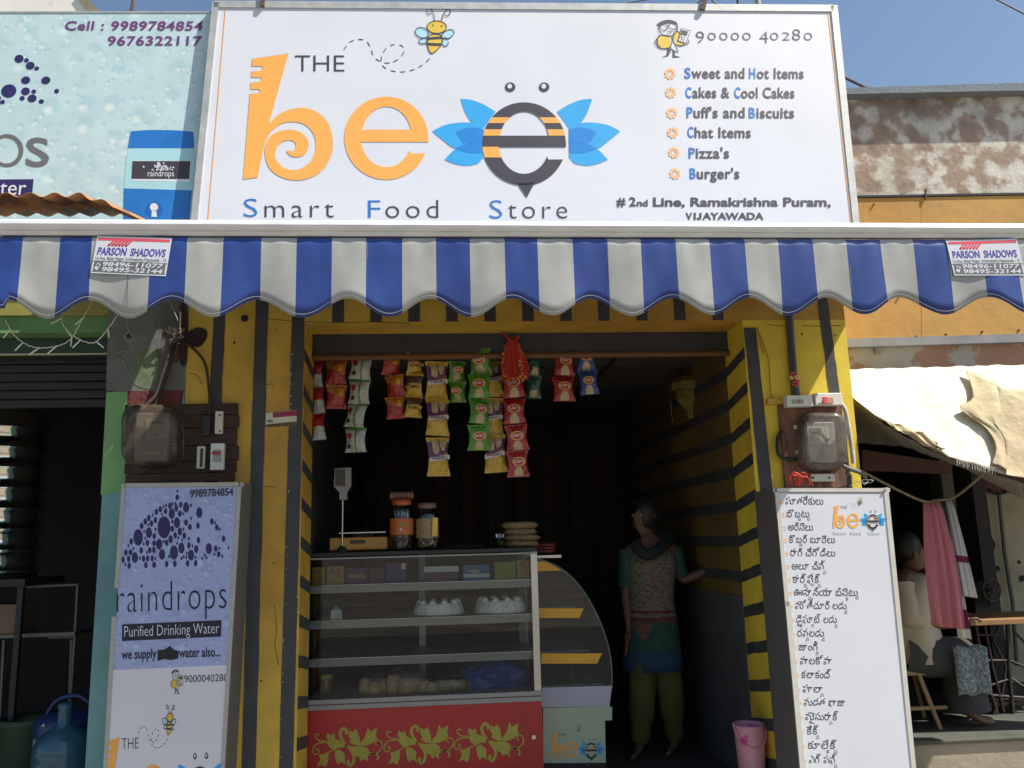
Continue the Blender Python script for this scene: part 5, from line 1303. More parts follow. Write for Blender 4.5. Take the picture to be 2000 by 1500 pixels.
KIN = dict(
    lay_g=K_lay(FG), lay_r=K_lay(FR_), lay_b=K_lay(FB),
    yum=([FY, FP, FPK, FW, FP], lambda u, v_: 2 if (food(.35, .25, .17)(u, v_) or food(.7, .2, .14)(u, v_)) else (1 if .1 < v_ < .5 - (u - .5) * .25 and v_ < .52 else 0), ('Yumitos', .55, .74, False, 3, 4)),
    kur=([FR_, FO, FY, INKB], lambda u, v_: 2 if food(.72, .32, .14)(u, v_) else (1 if v_ < .45 + (u - .5) * .3 else 0), None),
    sil=([FS, FG, FR_, INKB], lambda u, v_: 1 if (v_ < .07 or .50 < u < .58) else (2 if food(.2, .32, .13)(u, v_) else (3 if food(.2, .75, .1)(u, v_) else 0)), None),
    yc=([FY, FC, FW, INKB], lambda u, v_: 1 if .08 < v_ < .42 else 0, ('TOMCHI', .58, .72, False, 0, 3)),
    dg=([FD, FPK, FW, INKB], lambda u, v_: 1 if food(.5, .78, .27)(u, v_) and .6 < v_ < .93 else 0, None),
    rs=([FR_, FS, FO, INKB], lambda u, v_: 1 if v_ > .5 else 0, None),
    plain=([FR_, FS, FW], lambda u, v_: 0, None))
Yp = .27
def strip(xt, yt, xb, yb, wpx, rows, kind, Y, label, cut_top=.0, tail=None):
    a = P(xt, yt, Y); b = P(xb, yb, Y); w_ = (P(xt + wpx, yt, Y) - a).length; tot = (a - b).length; h_ = tot / (rows - cut_top)
    s = thing('snack_packet_strip', label, 'packet strip', a, 'strips of snack packets hanging from the rod')
    me = packet_mesh('packet', w_, h_ * .995, *KIN[kind])
    rn_ = random.Random(int(xt))
    d = (b - a).normalized(); ang = math.atan2(d.x, -d.z)
    for k in range(rows):
        o = bpy.data.objects.new('packet', me); col.objects.link(o); o.parent = s; ORG[o.name] = a
        o.location = d * (h_ * (k - cut_top)) + Vector((rn_.uniform(-.003, .003), rn_.uniform(-.004, .004), 0))
        o.rotation_euler = (R(rn_.uniform(-12, 12)), -ang + R(rn_.uniform(-4, 4)), R(rn_.uniform(-24, 24)))
    return s
strip(620, 706, 622, 862, 26, 3, 'rs', .30, 'red and silver snack packets at the far left end of the rod, against the jamb')
strip(657, 706, 657, 798, 42, 2, 'kur', Yp, 'short strip of red and orange snack packets with yellow corners, left of the silver strip')
strip(706, 706, 692, 884, 44, 4, 'sil', Yp, 'long strip of silver sachets with green seams hanging at left', .2)
strip(768, 706, 773, 818, 40, 3, 'kur', Yp, 'red and orange packet strip between the silver strip and the black-topped yellow one', .35)
strip(810, 706, 808, 816, 35, 3, 'yc', .25, 'strip of yellow packets with dark brown tops, left of the first yellow and purple strip', .4)
strip(853, 706, 855, 931, 47, 3, 'yum', .25, 'yellow and purple chips strip, left one of the two, hanging lowest at center left')
strip(893, 706, 893, 786, 36, 2, 'lay_g', .29, 'short strip of green chips packets with two packets, behind left')
strip(936, 706, 936, 880, 45, 4, 'lay_g', .24, 'long strip of green chips packets in front of the second yellow strip', .5)
strip(957, 706, 968, 924, 45, 3, 'yum', .30, 'yellow and purple chips strip partly hidden between the green and the red strips', .0)
strip(1000, 730, 1014, 932, 45, 4, 'lay_r', .25, 'long strip of red chips packets hanging below the red tinsel cloth')
strip(1043, 706, 1044, 778, 30, 2, 'dg', .29, 'dark green packets with pale food picture, right of the red tinsel', .3)
strip(1100, 706, 1100, 786, 44, 2, 'lay_r', .26, 'short strip of red chips packets with white bottom band, second from the right end', .4)
strip(1146, 706, 1152, 772, 38, 2, 'lay_b', .26, 'strip of blue chips packets at the right end of the row', .6)

tn = thing('tinsel_cloth', 'red prayer cloth with gold tinsel edge tied over the rod among the packets', 'cloth', P(1005, 745, .2))
rows = []
for j in range(13):
    v_ = j / 12; row = []
    for i in range(25):
        u = i / 24; wd = 6 + 22 * math.sin(min(1, v_ * 1.25) * math.pi / 2) - 4 * max(0, v_ - .8) * 5
        q = P(1000 + 8 * v_ + (u - .5) * 2 * wd, 660 + 84 * v_ + 4 * math.sin(u * 12), .205); q.y += .016 * math.sin(u * 22) * v_; row.append(q)
    rows.append(row)
REDC = mat('red_prayer_cloth', (.45, .03, .02), .75, var=.2, scale=30); GOLD = mat('gold_tinsel', (.75, .50, .12), .25, metal=1)
MB().grid(rows).build('cloth', REDC, tn, solid=.001, fix=False)
MB().tube(cr([P(982, 646, .2), P(992, 660, .19), P(1003, 668, .19), P(1014, 655, .19)], 4), .006, 6).build('knot', REDC, tn)
rt = random.Random(4); g_ = MB()
for k in range(150):
    e = rt.choice((0, 1, 2)); v_ = rt.random()
    px = (984 if e == 0 else 1015 + 4 * v_) if e < 2 else 985 + rt.random() * 45; py = 672 + v_ * 70 if e < 2 else 740 + rt.uniform(-6, 6)
    q = P(px + rt.uniform(-2, 2), py, .18); d = Vector((rt.uniform(-1, 1), rt.uniform(-.5, .2), rt.uniform(-1, 1))).normalized()
    g_.add([q, q + d * .012, q + d * .012 + Vector((.001, 0, .002)), q + Vector((.001, 0, .002))], [(0, 1, 2, 3)])
tag(g_.build('tinsel', GOLD, tn), kind='stuff')

# ------------------------------------------------------------------ display counter
YC = .36
ct = thing('display_counter', 'glass fronted steel display counter with red base painted with gold leaf scrolls', 'display counter', P(820, 1560, YC))
zT = Z(822, 1083, YC); z1_, z2_, z3_, zb_ = [Z(822, y, YC) for y in (1138, 1207, 1281, 1360)]
xc0 = X(588, 1250, YC); xc1 = X(1054, 1250, YC); zrb = Z(822, 1378, YC); Yb = YC + .46
GLS = glass('shop_glass', (.92, .95, .93), .0, .015)
bx('top', DARKM, ct, xc0, xc1, YC - .012, Yb, zT, zT + .022, .004)
bx('trim', mat('brushed_rail', (.3, .29, .26)), ct, xc0, xc1, YC - .016, YC - .004, zT - .012, zT - .004)
for z_ in (z1_, z2_, z3_):
    bx('shelf', mat('shelf_glass_tray', (.12, .13, .13), .3, var=.1), ct, xc0 + .02, xc1 - .025, YC + .05, Yb - .02, z_ - .012, z_ - .004)
    bx('shelf_rail', mat('brushed_rail', (.30, .29, .26), .45, metal=.6, var=.15, stretch=(.3, 1, 8), scale=20), ct, xc0 + .02, xc1 - .02, YC + .032, YC + .05, z_ - .042, z_, .003)
    MB().tube([(xc0 + .02, YC + .03, z_ - .002), (xc1 - .02, YC + .03, z_ - .002)], .004, 6).build('rail_lip', STEEL, ct)
bx('base_rail', mat('brushed_rail', (.3, .29, .26)), ct, xc0, xc1, YC - .015, YC + .02, zb_ - .018, zb_ + .004, .002); bx('base_rail', mat('brushed_rail', (.3, .29, .26)), ct, xc0, xc1, YC - .02, YC + .02, zrb, zb_ - .021, .002)
bx('base_shelf', mat('brushed_rail', (.3, .29, .26)), ct, xc0, xc1, YC + .02, Yb, zb_ - .02, zb_ - .004)
REDB = mat('red_laminate', (.42, .022, .022), .4, var=.15, scale=4)
bx('base_panel', REDB, ct, xc0, xc1, YC - .01, YC + .01, ZF, zrb - .001)
bx('base_side', REDB, ct, xc1 - .01, xc1 + .002, YC + .011, Yb, ZF, zrb - .001)
for px in (622, 825, 1019): xx = X(px, 1200, Yb); bx('back_mullion', mat('mullion_grey', (.32, .36, .38), .4, metal=.3), ct, xx - .018, xx + .018, Yb - .015, Yb, zb_, zT)
bx('corner_post', STEEL, ct, xc1 - .035, xc1, YC - .005, YC + .02, zb_, zT, .002); bx('corner_post', STEEL, ct, xc0, xc0 + .03, YC - .005, YC + .02, zb_, zT, .002)
bx('corner_post', STEEL, ct, xc1 - .03, xc1, Yb - .02, Yb, zb_, zT, .002)
MB().add([(xc0 + .03, YC + .004, zb_ + .004), (xc1 - .035, YC + .004, zb_ + .004), (xc1 - .035, YC + .004, zT - .012), (xc0 + .03, YC + .004, zT - .012)], [(0, 1, 2, 3)]).build('front_glass', GLS, ct)
MB().add([(xc1 - .01, YC + .02, zb_), (xc1 - .01, Yb - .02, zb_), (xc1 - .01, Yb - .02, zT), (xc1 - .01, YC + .02, zT)], [(0, 1, 2, 3)]).build('side_glass', GLS, ct)
KC = Canvas(yplane(YC - .0105), ct)
k3 = 4.167
def m3(pts, dx, dy): return [(590 + (x + dx) / k3, 1340 + (y + dy) / k3) for x, y in pts]
OLG = mat('gold_leaf_paint', (.38, .34, .05), .5, var=.1, scale=20)
leaves = [[(205, 378), (235, 400), (262, 382), (268, 430), (300, 440), (340, 465), (370, 495), (300, 500), (262, 525), (225, 500), (200, 460), (215, 440), (196, 425)],
          [(262, 520), (215, 545), (215, 600), (195, 660), (160, 640), (120, 657), (150, 600), (135, 560), (180, 550), (225, 525)],
          [(265, 530), (300, 515), (335, 540), (350, 560), (345, 590), (357, 642), (320, 615), (290, 642), (270, 590)],
          [(380, 358), (410, 375), (440, 350), (462, 400), (470, 440), (472, 488), (430, 480), (385, 455), (400, 430), (380, 410)],
          [(462, 490), (490, 440), (510, 420), (535, 333), (555, 370), (612, 338), (600, 395), (613, 425), (580, 460), (530, 482)],
          [(340, 480), (440, 492), (500, 488), (540, 510), (552, 560), (530, 570), (538, 617), (505, 590), (480, 612), (465, 580), (420, 560), (400, 530), (370, 505)]]
curls = [([(350, 470), (320, 425), (310, 375), (338, 345), (362, 362), (358, 392)], 24), ([(385, 505), (420, 560), (418, 615), (392, 648), (376, 632), (378, 600)], 24),
         ([(540, 552), (610, 540), (650, 495), (640, 448), (608, 442), (597, 468), (616, 480)], 10), ([(545, 545), (595, 548), (620, 575), (608, 602)], 14),
         ([(205, 458), (125, 468), (88, 510), (98, 552), (132, 545), (132, 515), (112, 520)], 10), ([(200, 448), (145, 445), (112, 418), (118, 392), (146, 396)], 10)]
for dx, dy in ((0, 0), (580, -20), (1152, -40)):
    KC.polys([m3(l, dx, dy) for l in leaves], OLG, lay=2, name='leaf_scroll')
    for c, w_ in curls: KC.strokes([m3(cr2(c, 5), dx, dy)], w_ / k3, OLG, lay=2.5, name='leaf_scroll')
q = P(1042, 1439, YC - .012); MB().lathe([(.001, -.001), (.011, 0), (.011, .002), (.001, .004)], (0, 0, 0), 14)
MB().tube([q, q - Vector((0, .012, 0))], .011, 14).build('lock', STEEL, ct)
# goods in the case
def goods(name, label, cat, m, x0, y0, x1, y1, Y=.50, d=.10, group=None, zbase=None):
    a = X(x0, y1, Y); b = X(x1, y1, Y); zt_ = Z((x0 + x1) / 2, y0, Y); zl = zbase if zbase is not None else Z((x0 + x1) / 2, y1, Y)
    r_ = thing(name, label, cat, ((a + b) / 2, Y + d / 2, zl), group)
    bx('carton', m, r_, a, b, Y, Y + d, zl, zt_, .002)
    return r_
G1 = 'snack cartons on the top shelf of the counter'
zs1 = z1_ - .003; zs2 = z2_ - .003; zs3 = z3_ - .003
BXY = mat('carton_yellow', (.42, .26, .04), .6, var=.2, scale=30); BXP = mat('carton_purple', (.09, .015, .10), .5, var=.2, scale=20); BXM = mat('carton_maroon', (.06, .01, .03), .5); BXV = mat('carton_violet', (.06, .03, .14), .6, var=.4, scale=60)
BXB = mat('carton_blue', (.01, .13, .30), .5); BXG = mat('carton_green', (.20, .22, .03), .6, var=.2); BXW = mat('carton_white', (.55, .55, .52), .5)
for args in (('yellow carton at the left end of the counter top shelf', BXY, 606, 1108, 634, 1138), ('second yellow carton beside the purple box on the top shelf', BXY, 638, 1106, 672, 1137), ('small purple chocolate carton with yellow writing', BXP, 675, 1109, 718, 1137),
             ('dark maroon carton between the purple and violet boxes', BXM, 720, 1108, 750, 1136), ('taller violet carton left of the middle mullion', BXV, 754, 1098, 795, 1135), ('purple carton with broad white lid band', BXP, 828, 1107, 896, 1130),
             ('blue chocolate carton with white base band', BXB, 905, 1103, 956, 1128), ('olive green carton near right end of top shelf', BXG, 966, 1097, 1008, 1126), ('yellow carton at the right end of the top shelf', BXY, 1010, 1094, 1034, 1125)):
    r_ = goods('carton', args[0], 'box', args[1], *args[2:], group=G1, zbase=zs1)
    kc = Canvas(yplane(.4995), r_)
    x0, y0, x1, y1 = args[2:]
    if 'yellow writing' in args[0]: kc.text('TREATS', x0 + 4, x1 - 6, y1 - 8, 7, YELP, lay=1, bold=.02, slope=-.03)
    if 'white lid' in args[0]: kc.poly([(x0, y0), (x1, y0 - 2), (x1, y0 + 9), (x0, y0 + 11)], BXW, lay=1)
    if 'blue' in args[0]: kc.poly([(x0, y1 - 7), (x1, y1 - 8), (x1, y1 - 1), (x0, y1)], BXW, lay=1); kc.text('PERK', x0 + 10, x0 + 32, y0 + 16, 6, YELP, lay=1, bold=.02, shear=.2)
    if 'left end' in args[0] or 'second' in args[0] or 'right end of the' in args[0]: kc.poly([(x1 - 10, y0 + 3), (x1 - 7, y0 + 7), (x1 - 9, y0 + 7), (x1 - 9, y0 + 14), (x1 - 11, y0 + 14), (x1 - 11, y0 + 7), (x1 - 13, y0 + 7)], REDP, lay=1); kc.poly(ell(x0 + 10, y0 + 9, 4, 4, 10), BXB, lay=1)
    if 'taller' in args[0]: kc.poly([(x1 - 11, y0 + 2), (x1 - 3, y0 + 2), (x1 - 3, y0 + 14), (x1 - 11, y0 + 14)], BXW, lay=1)
ICING = mat('white_icing', (.82, .82, .76), .6, var=.08, scale=30, bump=.2); CHOC = mat('chocolate_flakes', (.04, .02, .012), .6)
def cake(cx, Y, rpx, hpx, speck, label):
    c = P(cx, 1200, Y); c.z = zs2; r_ = rpx / 360; h = hpx / 365
    o = thing('cake', label, 'cake', c, 'cream cakes on the second shelf')
    MB().lathe([(.001, .002), (r_ * 1.06, .002), (r_ * 1.06, .006), (.001, .006)], c, 28).build('cake_board', mat('cake_board', (.4, .38, .3), .4, metal=.5), o)
    n = 12
    for k in range(n):     # slices with seams between them
        a0 = k / n * 6.283 + .006; a1 = (k + 1) / n * 6.283 - .006; pts = []
        prof_ = [(r_ * 1.0, .008), (r_ * .97, h * .4), (r_ * .90, h * .78), (r_ * .84, h * .86), (.002, h * .86)]
        vs_ = [c + Vector((rr * math.cos(a), rr * math.sin(a), z)) for rr, z in prof_ for a in (a0, (a0 + a1) / 2, a1)]
        MB().grid([vs_[i * 3:i * 3 + 3] for i in range(len(prof_))], smooth=True).build('slice', ICING, o, fix=True)
    for k in range(10):
        a = k / 10 * 6.283; q = c + Vector((r_ * .74 * math.cos(a), r_ * .74 * math.sin(a), h * .88))
        MB().lathe([(.026, -.004), (.028, .003), (.020, .007), (.021, .010), (.010, .014), (.001, .018)], q, 10, sx=.75, sy=.75).build('cream_rosette', ICING, o)
    if speck:
        rk = random.Random(3); mb_ = MB()
        for _ in range(260):
            a = rk.uniform(0, 6.283); z = rk.uniform(.01, h * .9); rr = r_ * (1.005 - .07 * (z / h) ** 3); q = c + Vector((rr * math.cos(a), rr * math.sin(a), z)); t_ = Vector((-math.sin(a), math.cos(a), 0)) * rk.uniform(.001, .004)
            mb_.add([q - t_, q + t_, q + t_ + Vector((0, 0, rk.uniform(.001, .005)))], [(0, 1, 2)])
        tag(mb_.build('chocolate_flakes', CHOC, o), kind='stuff')
    return o
cake(857, .56, 49, 27, False, 'plain white cream cake cut in slices, near the middle mullion')
cake(978, .56, 51, 29, True, 'white cream cake flecked with chocolate at right end of the second shelf')
sl = thing('cake_slice', 'single small white pastry with green top at the left of second shelf', 'pastry', P(656, 1210, .5)); c = P(656, 1210, .5); c.z = zs2
MB().lathe([(.034, 0), (.028, .045), (.02, .05)], c, 5, smooth=False).build('slice', ICING, sl); MB().lathe([(.02, .048), (.022, .056), (.012, .062), (.001, .07)], c, 10).build('cream_top', mat('green_cream', (.25, .4, .3), .6), sl)
BREAD = mat('bread_crust', (.45, .30, .14), .6, var=.3, scale=25, c2=(.55, .42, .25), mscale=12); CLING = glass('cling_film', (.92, .92, .9), .3, .0)
rb_ = random.Random(8)
def bunpack(x0, x1, ytop, label, nn, m=BREAD, Y=.50):
    a = P((x0 + x1) / 2, 1358, Y); a.z = zb_ - .003; w_ = (x1 - x0) / 360; h = (1356 - ytop) / 365
    o = thing('bread_packet', label, 'bread packet', a, 'bread packets on the counter bottom shelf')
    for k in range(nn):
        q = a + Vector((w_ * ((k + .5) / nn - .5), rb_.uniform(-.02, .03), 0)); r_ = w_ / nn * .62
        hb = h * rb_.uniform(.55, .85); r_ *= rb_.uniform(1.0, 1.35); MB().lathe([(.001, 0), (r_ * .92, .003), (r_, hb * .4), (r_ * .88, hb * .72), (r_ * .55, hb * .93), (.001, hb)], q, 16, sx=rb_.uniform(.9, 1.25), sy=.9).build('bun', m, o)
    MB().lathe([(w_ * .5, 0), (w_ * .54, h * .4), (w_ * .48, h * .8), (w_ * .3, h * 1.03), (.001, h * 1.08)], a, 14, sy=.5, smooth=False).build('wrapper', CLING, o)
bunpack(706, 760, 1318, 'wrapped buns leaning at left of bottom shelf', 3); bunpack(758, 832, 1310, 'large wrapped pile of buns in the middle of the bottom shelf', 3); bunpack(836, 912, 1328, 'wrapped flat rolls beside the blue bag', 4, mat('pale_roll', (.42, .36, .18), .6, var=.3, scale=30))
bag = thing('blue_bag', 'crumpled blue plastic bag at right end of the bottom shelf', 'plastic bag', P(965, 1352, .5))
rows = []
for j in range(9):
    v_ = j / 8; row = []
    for i in range(25):
        a = i / 24 * 6.283; f_ = 1 + .12 * math.sin(a * 5 + j) + .07 * math.sin(a * 9 - j * 2); rr = (.16, .165, .16, .17, .165, .14, .10, .05, .002)[j]
        q = P(967, 1350, .58) + Vector((rr * math.cos(a) * f_, rr * .5 * math.sin(a) * f_, 0)); q.z = zb_ - .003 + v_ * .165 + .006 * math.sin(a * 3 + j); row.append(q)
    rows.append(row)
MB().grid(rows, smooth=False).build('plastic', mat('blue_plastic', (.02, .07, .26), .3, var=.2, scale=12, bump=.5, bscale=30), bag)
jr = thing('mesh_jar', 'small net covered jar with yellow lid at left end of the bottom shelf', 'jar', P(635, 1356, .5)); c = P(636, 1356, .5); c.z = zb_ - .003
MB().lathe([(.001, 0), (.03, 0), (.034, .03), (.034, .08), (.03, .09)], c, 14).build('jar_body', mat('amber_jar', (.20, .13, .03), .3, var=.5, scale=80), jr); MB().lathe([(.034, .09), (.036, .092), (.036, .105), (.001, .107)], c, 14).build('lid', mat('yellow_lid', (.35, .38, .05), .5), jr)
MB()
# things on the counter top
zt2 = zT + .022
def onp(px, Y): q = P(px, 1062, Y); q.z = zt2; return q
sc_ = thing('weighing_scale', 'orange weighing scale with display head on a thin pole', 'weighing scale', onp(700, .48))
a, b = X(643, 1050, .46), X(757, 1050, .46)
bx('body', mat('scale_orange', (.55, .27, .04), .4, var=.1), sc_, a, b, .46, .66, zt2 + .008, zt2 + .075, .008); bx('pan', STEEL, sc_, a + .05, b - .01, .45, .68, zt2 + .095, zt2 + .103, .002); bx('pan_support', DARKM, sc_, a + .12, b - .08, .52, .6, zt2 + .075, zt2 + .095)
bx('display', mat('display_dark', (.02, .015, .01), .2), sc_, a + .11, a + .19, .458, .461, zt2 + .042, zt2 + .062)
xq = X(669, 1000, .45); MB().tube([(xq, .45, zt2), (xq, .45, Z(669, 972, .45))], .005, 8).build('pole', STEEL, sc_); MB().lathe([(.03, 0), (.024, .018), (.012, .03), (.006, .032)], (xq, .45, zt2), 12).build('pole_base', DARKM, sc_)
hp = [P(*q, .43) for q in ((654, 915), (685, 913), (685, 948), (677, 962), (677, 976), (663, 976), (663, 962), (652, 950))]
MB().prism(hp, (0, .05, 0)).build('display_head', mat('pale_plastic_head', (.30, .28, .28), .5), sc_, bev=.003); MB().prism([P(*q, .428) for q in ((655, 917), (674, 916), (674, 950), (655, 948))], (0, .002, 0)).build('display_window', mat('window_brown', (.05, .04, .03), .3), sc_)
def jar(cx, Y, rpx, ytop, lid, label, fill, lidm, labm, lab):
    c = onp(cx, Y); r_ = rpx / 366; h = Z(cx, ytop, Y) - zt2
    o = thing('jar', label, 'jar', c)
    MB().lathe([(.001, .002), (r_ * .92, .002), (r_, .012), (r_, h * .72), (r_ * .86, h * .82), (r_ * .74, h * .86), (r_ * .74, h * .92)], c, 24).build('glass', glass('jar_plastic', (.85, .85, .82), .05, .06), o)
    MB().lathe([(r_ * .78, h * .88), (r_ * .82, h * .89), (r_ * .82, h * .99), (.001, h)], c, 20).build('lid', lidm, o)
    if labm: MB().lathe([(r_ * 1.01, h * lab[0]), (r_ * 1.01, h * lab[1])], c, 24).build('label_band', labm, o)
    rr_ = random.Random(int(cx)); cols = [mat('sweet_red', (.4, .05, .04), .3), mat('sweet_green', (.06, .3, .08), .3), mat('sweet_orange', (.5, .2, .03), .3), mat('sweet_cream', (.45, .36, .2), .5)]
    for k in range(34):
        a = rr_.uniform(0, 6.283); q = c + Vector((math.cos(a) * r_ * .78, math.sin(a) * r_ * .78, rr_.uniform(.012, h * fill)))
        m_ = cols[k % 3] if lidm is LIDO else cols[3]
        MB().lathe([(.001, -.009), (.009, -.004), (.009, .004), (.001, .009)], q, 7).build('sweet', m_, o)
    return o, c, r_, h
LIDO = mat('lid_orange', (.45, .10, .02), .4); LIDB = mat('lid_brown', (.20, .13, .09), .5)
jo, c, r_, h = jar(785, .46, 23, 975, 0, 'tall sweet jar with orange label and white lollipop sticks', .5, LIDO, mat('label_orange', (.50, .13, .03), .5, var=.2, scale=40), (.30, .62))
for k in range(14):
    a = k * 2.4; q = c + Vector((math.cos(a) * r_ * .5, math.sin(a) * r_ * .5, h * .6)); MB().tube([q, q + Vector((rb_.uniform(-.015, .015), rb_.uniform(-.01, .01), h * .2))], .0018, 4).build('lolly_stick', BXW, jo)
kj = Canvas(yplane(c.y - r_ * 1.03), jo); kj.text('Alpenliebe', 772, 800, 1013, 7, BXV, lay=1); kj.polys([ell(785, 1024, 3, 3, 8), ell(795, 1028, 2.5, 2.5, 8)], mat('sweet_green', (.06, .3, .08)), lay=1); kj.poly(ell(783, 1034, 3, 3, 8), BXW, lay=1)
tk = thing('biscuit_packet', 'brown packet of round biscuits lying across the orange jar lid', 'biscuit packet', c + Vector((0, 0, h)))
for k in range(7): MB().tube([c + Vector((-.062 + k * .018, 0, h + .02)), c + Vector((-.046 + k * .018, 0, h + .02))], .02, 12).build('biscuit', mat('biscuit_brown', (.22, .11, .07), .7), tk)
jo, c, r_, h = jar(835, .46, 22, 982, 0, 'plain jar with gold wrapped sweets and bright yellow slip', .35, LIDB, mat('label_tan', (.30, .22, .12), .5, var=.4, scale=50), (.25, .66))
kj = Canvas(yplane(c.y - r_ * 1.04), jo); kj.poly([(845, 1011), (855, 1011), (854, 1046), (844, 1047)], mat('label_bright_yellow', (.8, .5, .08), .5), lay=1)  # lit part of the label, painted on as a bright strip
pile = thing('packet_stack', 'stack of clear packets of fried snacks at right end of the counter', 'packets', onp(1018, .5))
zc = zt2
for k, (w_, hh_, dx) in enumerate(((.10, .035, 0), (.105, .035, .004), (.095, .035, -.004), (.105, .04, -.006))):
    cq = onp(1018, .52) + Vector((dx, 0, zc - zt2))
    MB().lathe([(.001, 0), (w_ * .8, .003), (w_, hh_ * .5), (w_ * .8, hh_ * .95), (.001, hh_ * 1.02)], cq, 18, sy=.7).build('packet', mat('fried_snack', (.25, .15, .07), .5, var=.5, scale=90, c2=(.35, .27, .14), mscale=60, bump=.8, bscale=120), pile)
    zc += hh_ * .92
cu = thing('tumbler', 'small glass tumbler with yellow liquid left of the packet stack', 'tumbler', onp(977, .44)); MB().lathe([(.001, .002), (.018, .002), (.024, .075)], onp(977, .44), 14).build('glass', glass('jar_plastic'), cu); MB().lathe([(.001, .004), (.017, .004), (.02, .035), (.001, .036)], onp(977, .44), 14).build('contents', mat('yellow_fill', (.25, .25, .04), .4), cu)
bp_ = thing('plastic_packets', 'flat dark glossy packets lying between the jars and the stack', 'packets', onp(900, .45))
for k in range(4): MB().lathe([(.001, 0), (.05, .003), (.055, .01), (.03, .017), (.001, .02)], onp(880 + k * 17, .47) + Vector((0, 0, .004 * (k % 2))), 9, smooth=False).build('packet', mat('dark_gloss_packet', (.04, .035, .035), .2, var=.4, bump=.6), bp_)

# ------------------------------------------------------------------ second counter, seen from its end
Y2c = .52
c2t = thing('curved_glass_counter', 'curved glass display counter seen from its end with yellow shelf strips and bee poster', 'display counter', P(1120, 1560, Y2c))
pf3 = yplane(Y2c)
outl = [(1044, 1345), (1044, 1088)] + cr2([(1044, 1088), (1095, 1110), (1135, 1148), (1168, 1205), (1188, 1262), (1195, 1310), (1195, 1345)], 5)
GDK = glass('green_glass', (.45, .56, .52), .02, .03)
v = [pf3(*q) for q in outl]
MB().add(v, geometry.tessellate_polygon([v])).build('end_glass', GDK, c2t)
arc = [pf3(*q) for q in outl[2:]]
MB().grid([arc, [q + Vector((0, 1.1, 0)) for q in arc]]).build('curved_glass', GDK, c2t)
MB().tube(arc, .004, 6).build('glass_edge', mat('glass_edge_green', (.10, .18, .15), .3), c2t)
FPL = mat('yellow_strip_tape', (.72, .38, .03), .5, var=.06)
K3 = Canvas(pf3, c2t)
for l in ([(1045, 1097), (1067, 1097), (1097, 1114), (1046, 1116)], [(1052, 1188), (1140, 1188), (1131, 1207), (1053, 1207)], [(1057, 1276), (1176, 1276), (1166, 1296), (1057, 1296)]): K3.poly(l, FPL, lay=2, name='tape_strip')
for y_, xr_ in ((1186, 1128), (1273, 1152), (1340, 1180)):
    z_ = Z(1100, y_, Y2c); bx('glass_shelf', mat('shelf_edge_glass', (.25, .33, .30), .1), c2t, X(1046, y_, Y2c), X(xr_, y_, Y2c), Y2c + .02, Y2c + 1.0, z_ - .006, z_ + .002)
bx('shelf_bracket', DARKM, c2t, X(1118, 1310, Y2c), X(1122, 1310, Y2c), Y2c + .05, Y2c + .07, Z(1120, 1340, Y2c), Z(1120, 1280, Y2c))
bx('base', DARKM, c2t, X(1048, 1400, Y2c), X(1182, 1400, Y2c), Y2c + .03, Y2c + 1.1, ZF, Z(1120, 1345, Y2c), .004)
bx('back_frame', DARKM, c2t, X(1040, 1200, Y2c), X(1046, 1200, Y2c), Y2c, Y2c + 1.1, ZF, Z(1044, 1088, Y2c))
WS = mat('pale_lilac_paper', (.42, .42, .50), .6, var=.05); GS = mat('pale_green_paper', (.40, .48, .34), .6, var=.06)
MB().prism([pf3(*q, .004) for q in ((1058, 1343), (1195, 1339), (1190, 1380), (1056, 1381))], (0, .003, 0)).build('paper_band', WS, c2t)
MB().prism([pf3(*q, .006) for q in ((1060, 1382), (1195, 1380), (1195, 1406), (1181, 1407), (1183, 1489), (1061, 1490))], (0, .003, 0)).build('poster', GS, c2t)
logo(Canvas(yplane(Y2c - .0065), c2t, lambda x, y: (1076 + (x - 475) * .1437, 1431 + (y - 105) * .2), .0005), True)
rpk = thing('packet_pile', 'dark red packets piled on a steel tray over the curved counter', 'packets', P(1065, 1084, .56))
for k in range(3): MB().lathe([(.001, 0), (.07, .004), (.075, .015), (.05, .026), (.001, .03)], P(1062, 1080 - k * 6, .6), 8, sy=.8, smooth=False).build('packet', mat('dark_red_packet', (.12, .015, .015), .3, var=.4, bump=.5), rpk)
bx('tray', STEEL, rpk, X(1042, 1086, .54), X(1097, 1086, .54), .54, .72, Z(1070, 1090, .54), Z(1070, 1084, .54), .002)

# lantern, bucket
ln = thing('paper_lantern', 'faded yellow hanging paper lantern near the ceiling by the right wall', 'lantern', P(1350, 820, 1.0))
c = P(1352, 780, 1.0); kx = 1 / 330
LY = mat('lantern_yellow', (.22, .17, .04), .8, var=.25, scale=20)
MB().lathe([(.001, 62 * kx), (.02, 55 * kx), (30 * kx, 45 * kx), (42 * kx, 34 * kx), (42 * kx, 18 * kx)], c, 8, smooth=False).build('cap', LY, ln)
MB().lathe([(30 * kx, 20 * kx), (34 * kx, 0), (20 * kx, -18 * kx), (14 * kx, -22 * kx)], c, 8, smooth=False).build('shade', LY, ln)
MB().lathe([(14 * kx, -20 * kx), (13 * kx, -42 * kx)], c, 12, smooth=False).build('tassel', LY, ln); MB().tube([c + Vector((0, 0, .18)), Vector((c.x, c.y, ZC + .1))], .002, 5).build('string', CABLE, ln)
MB().tube([c + Vector((-.14, 0, -.01)), c + Vector((-.135, 0, -.14))], .003, 5).build('side_tassel', LY, ln)
bk = thing('bucket', 'small pink flowered plastic bucket by the right jamb', 'bucket', Vector((X(1480, 1460, .42), .42, ZF)))
cb = Vector((XR - .082, .12, ZF)); zr_ = Z(1470, 1412, .12) - ZF
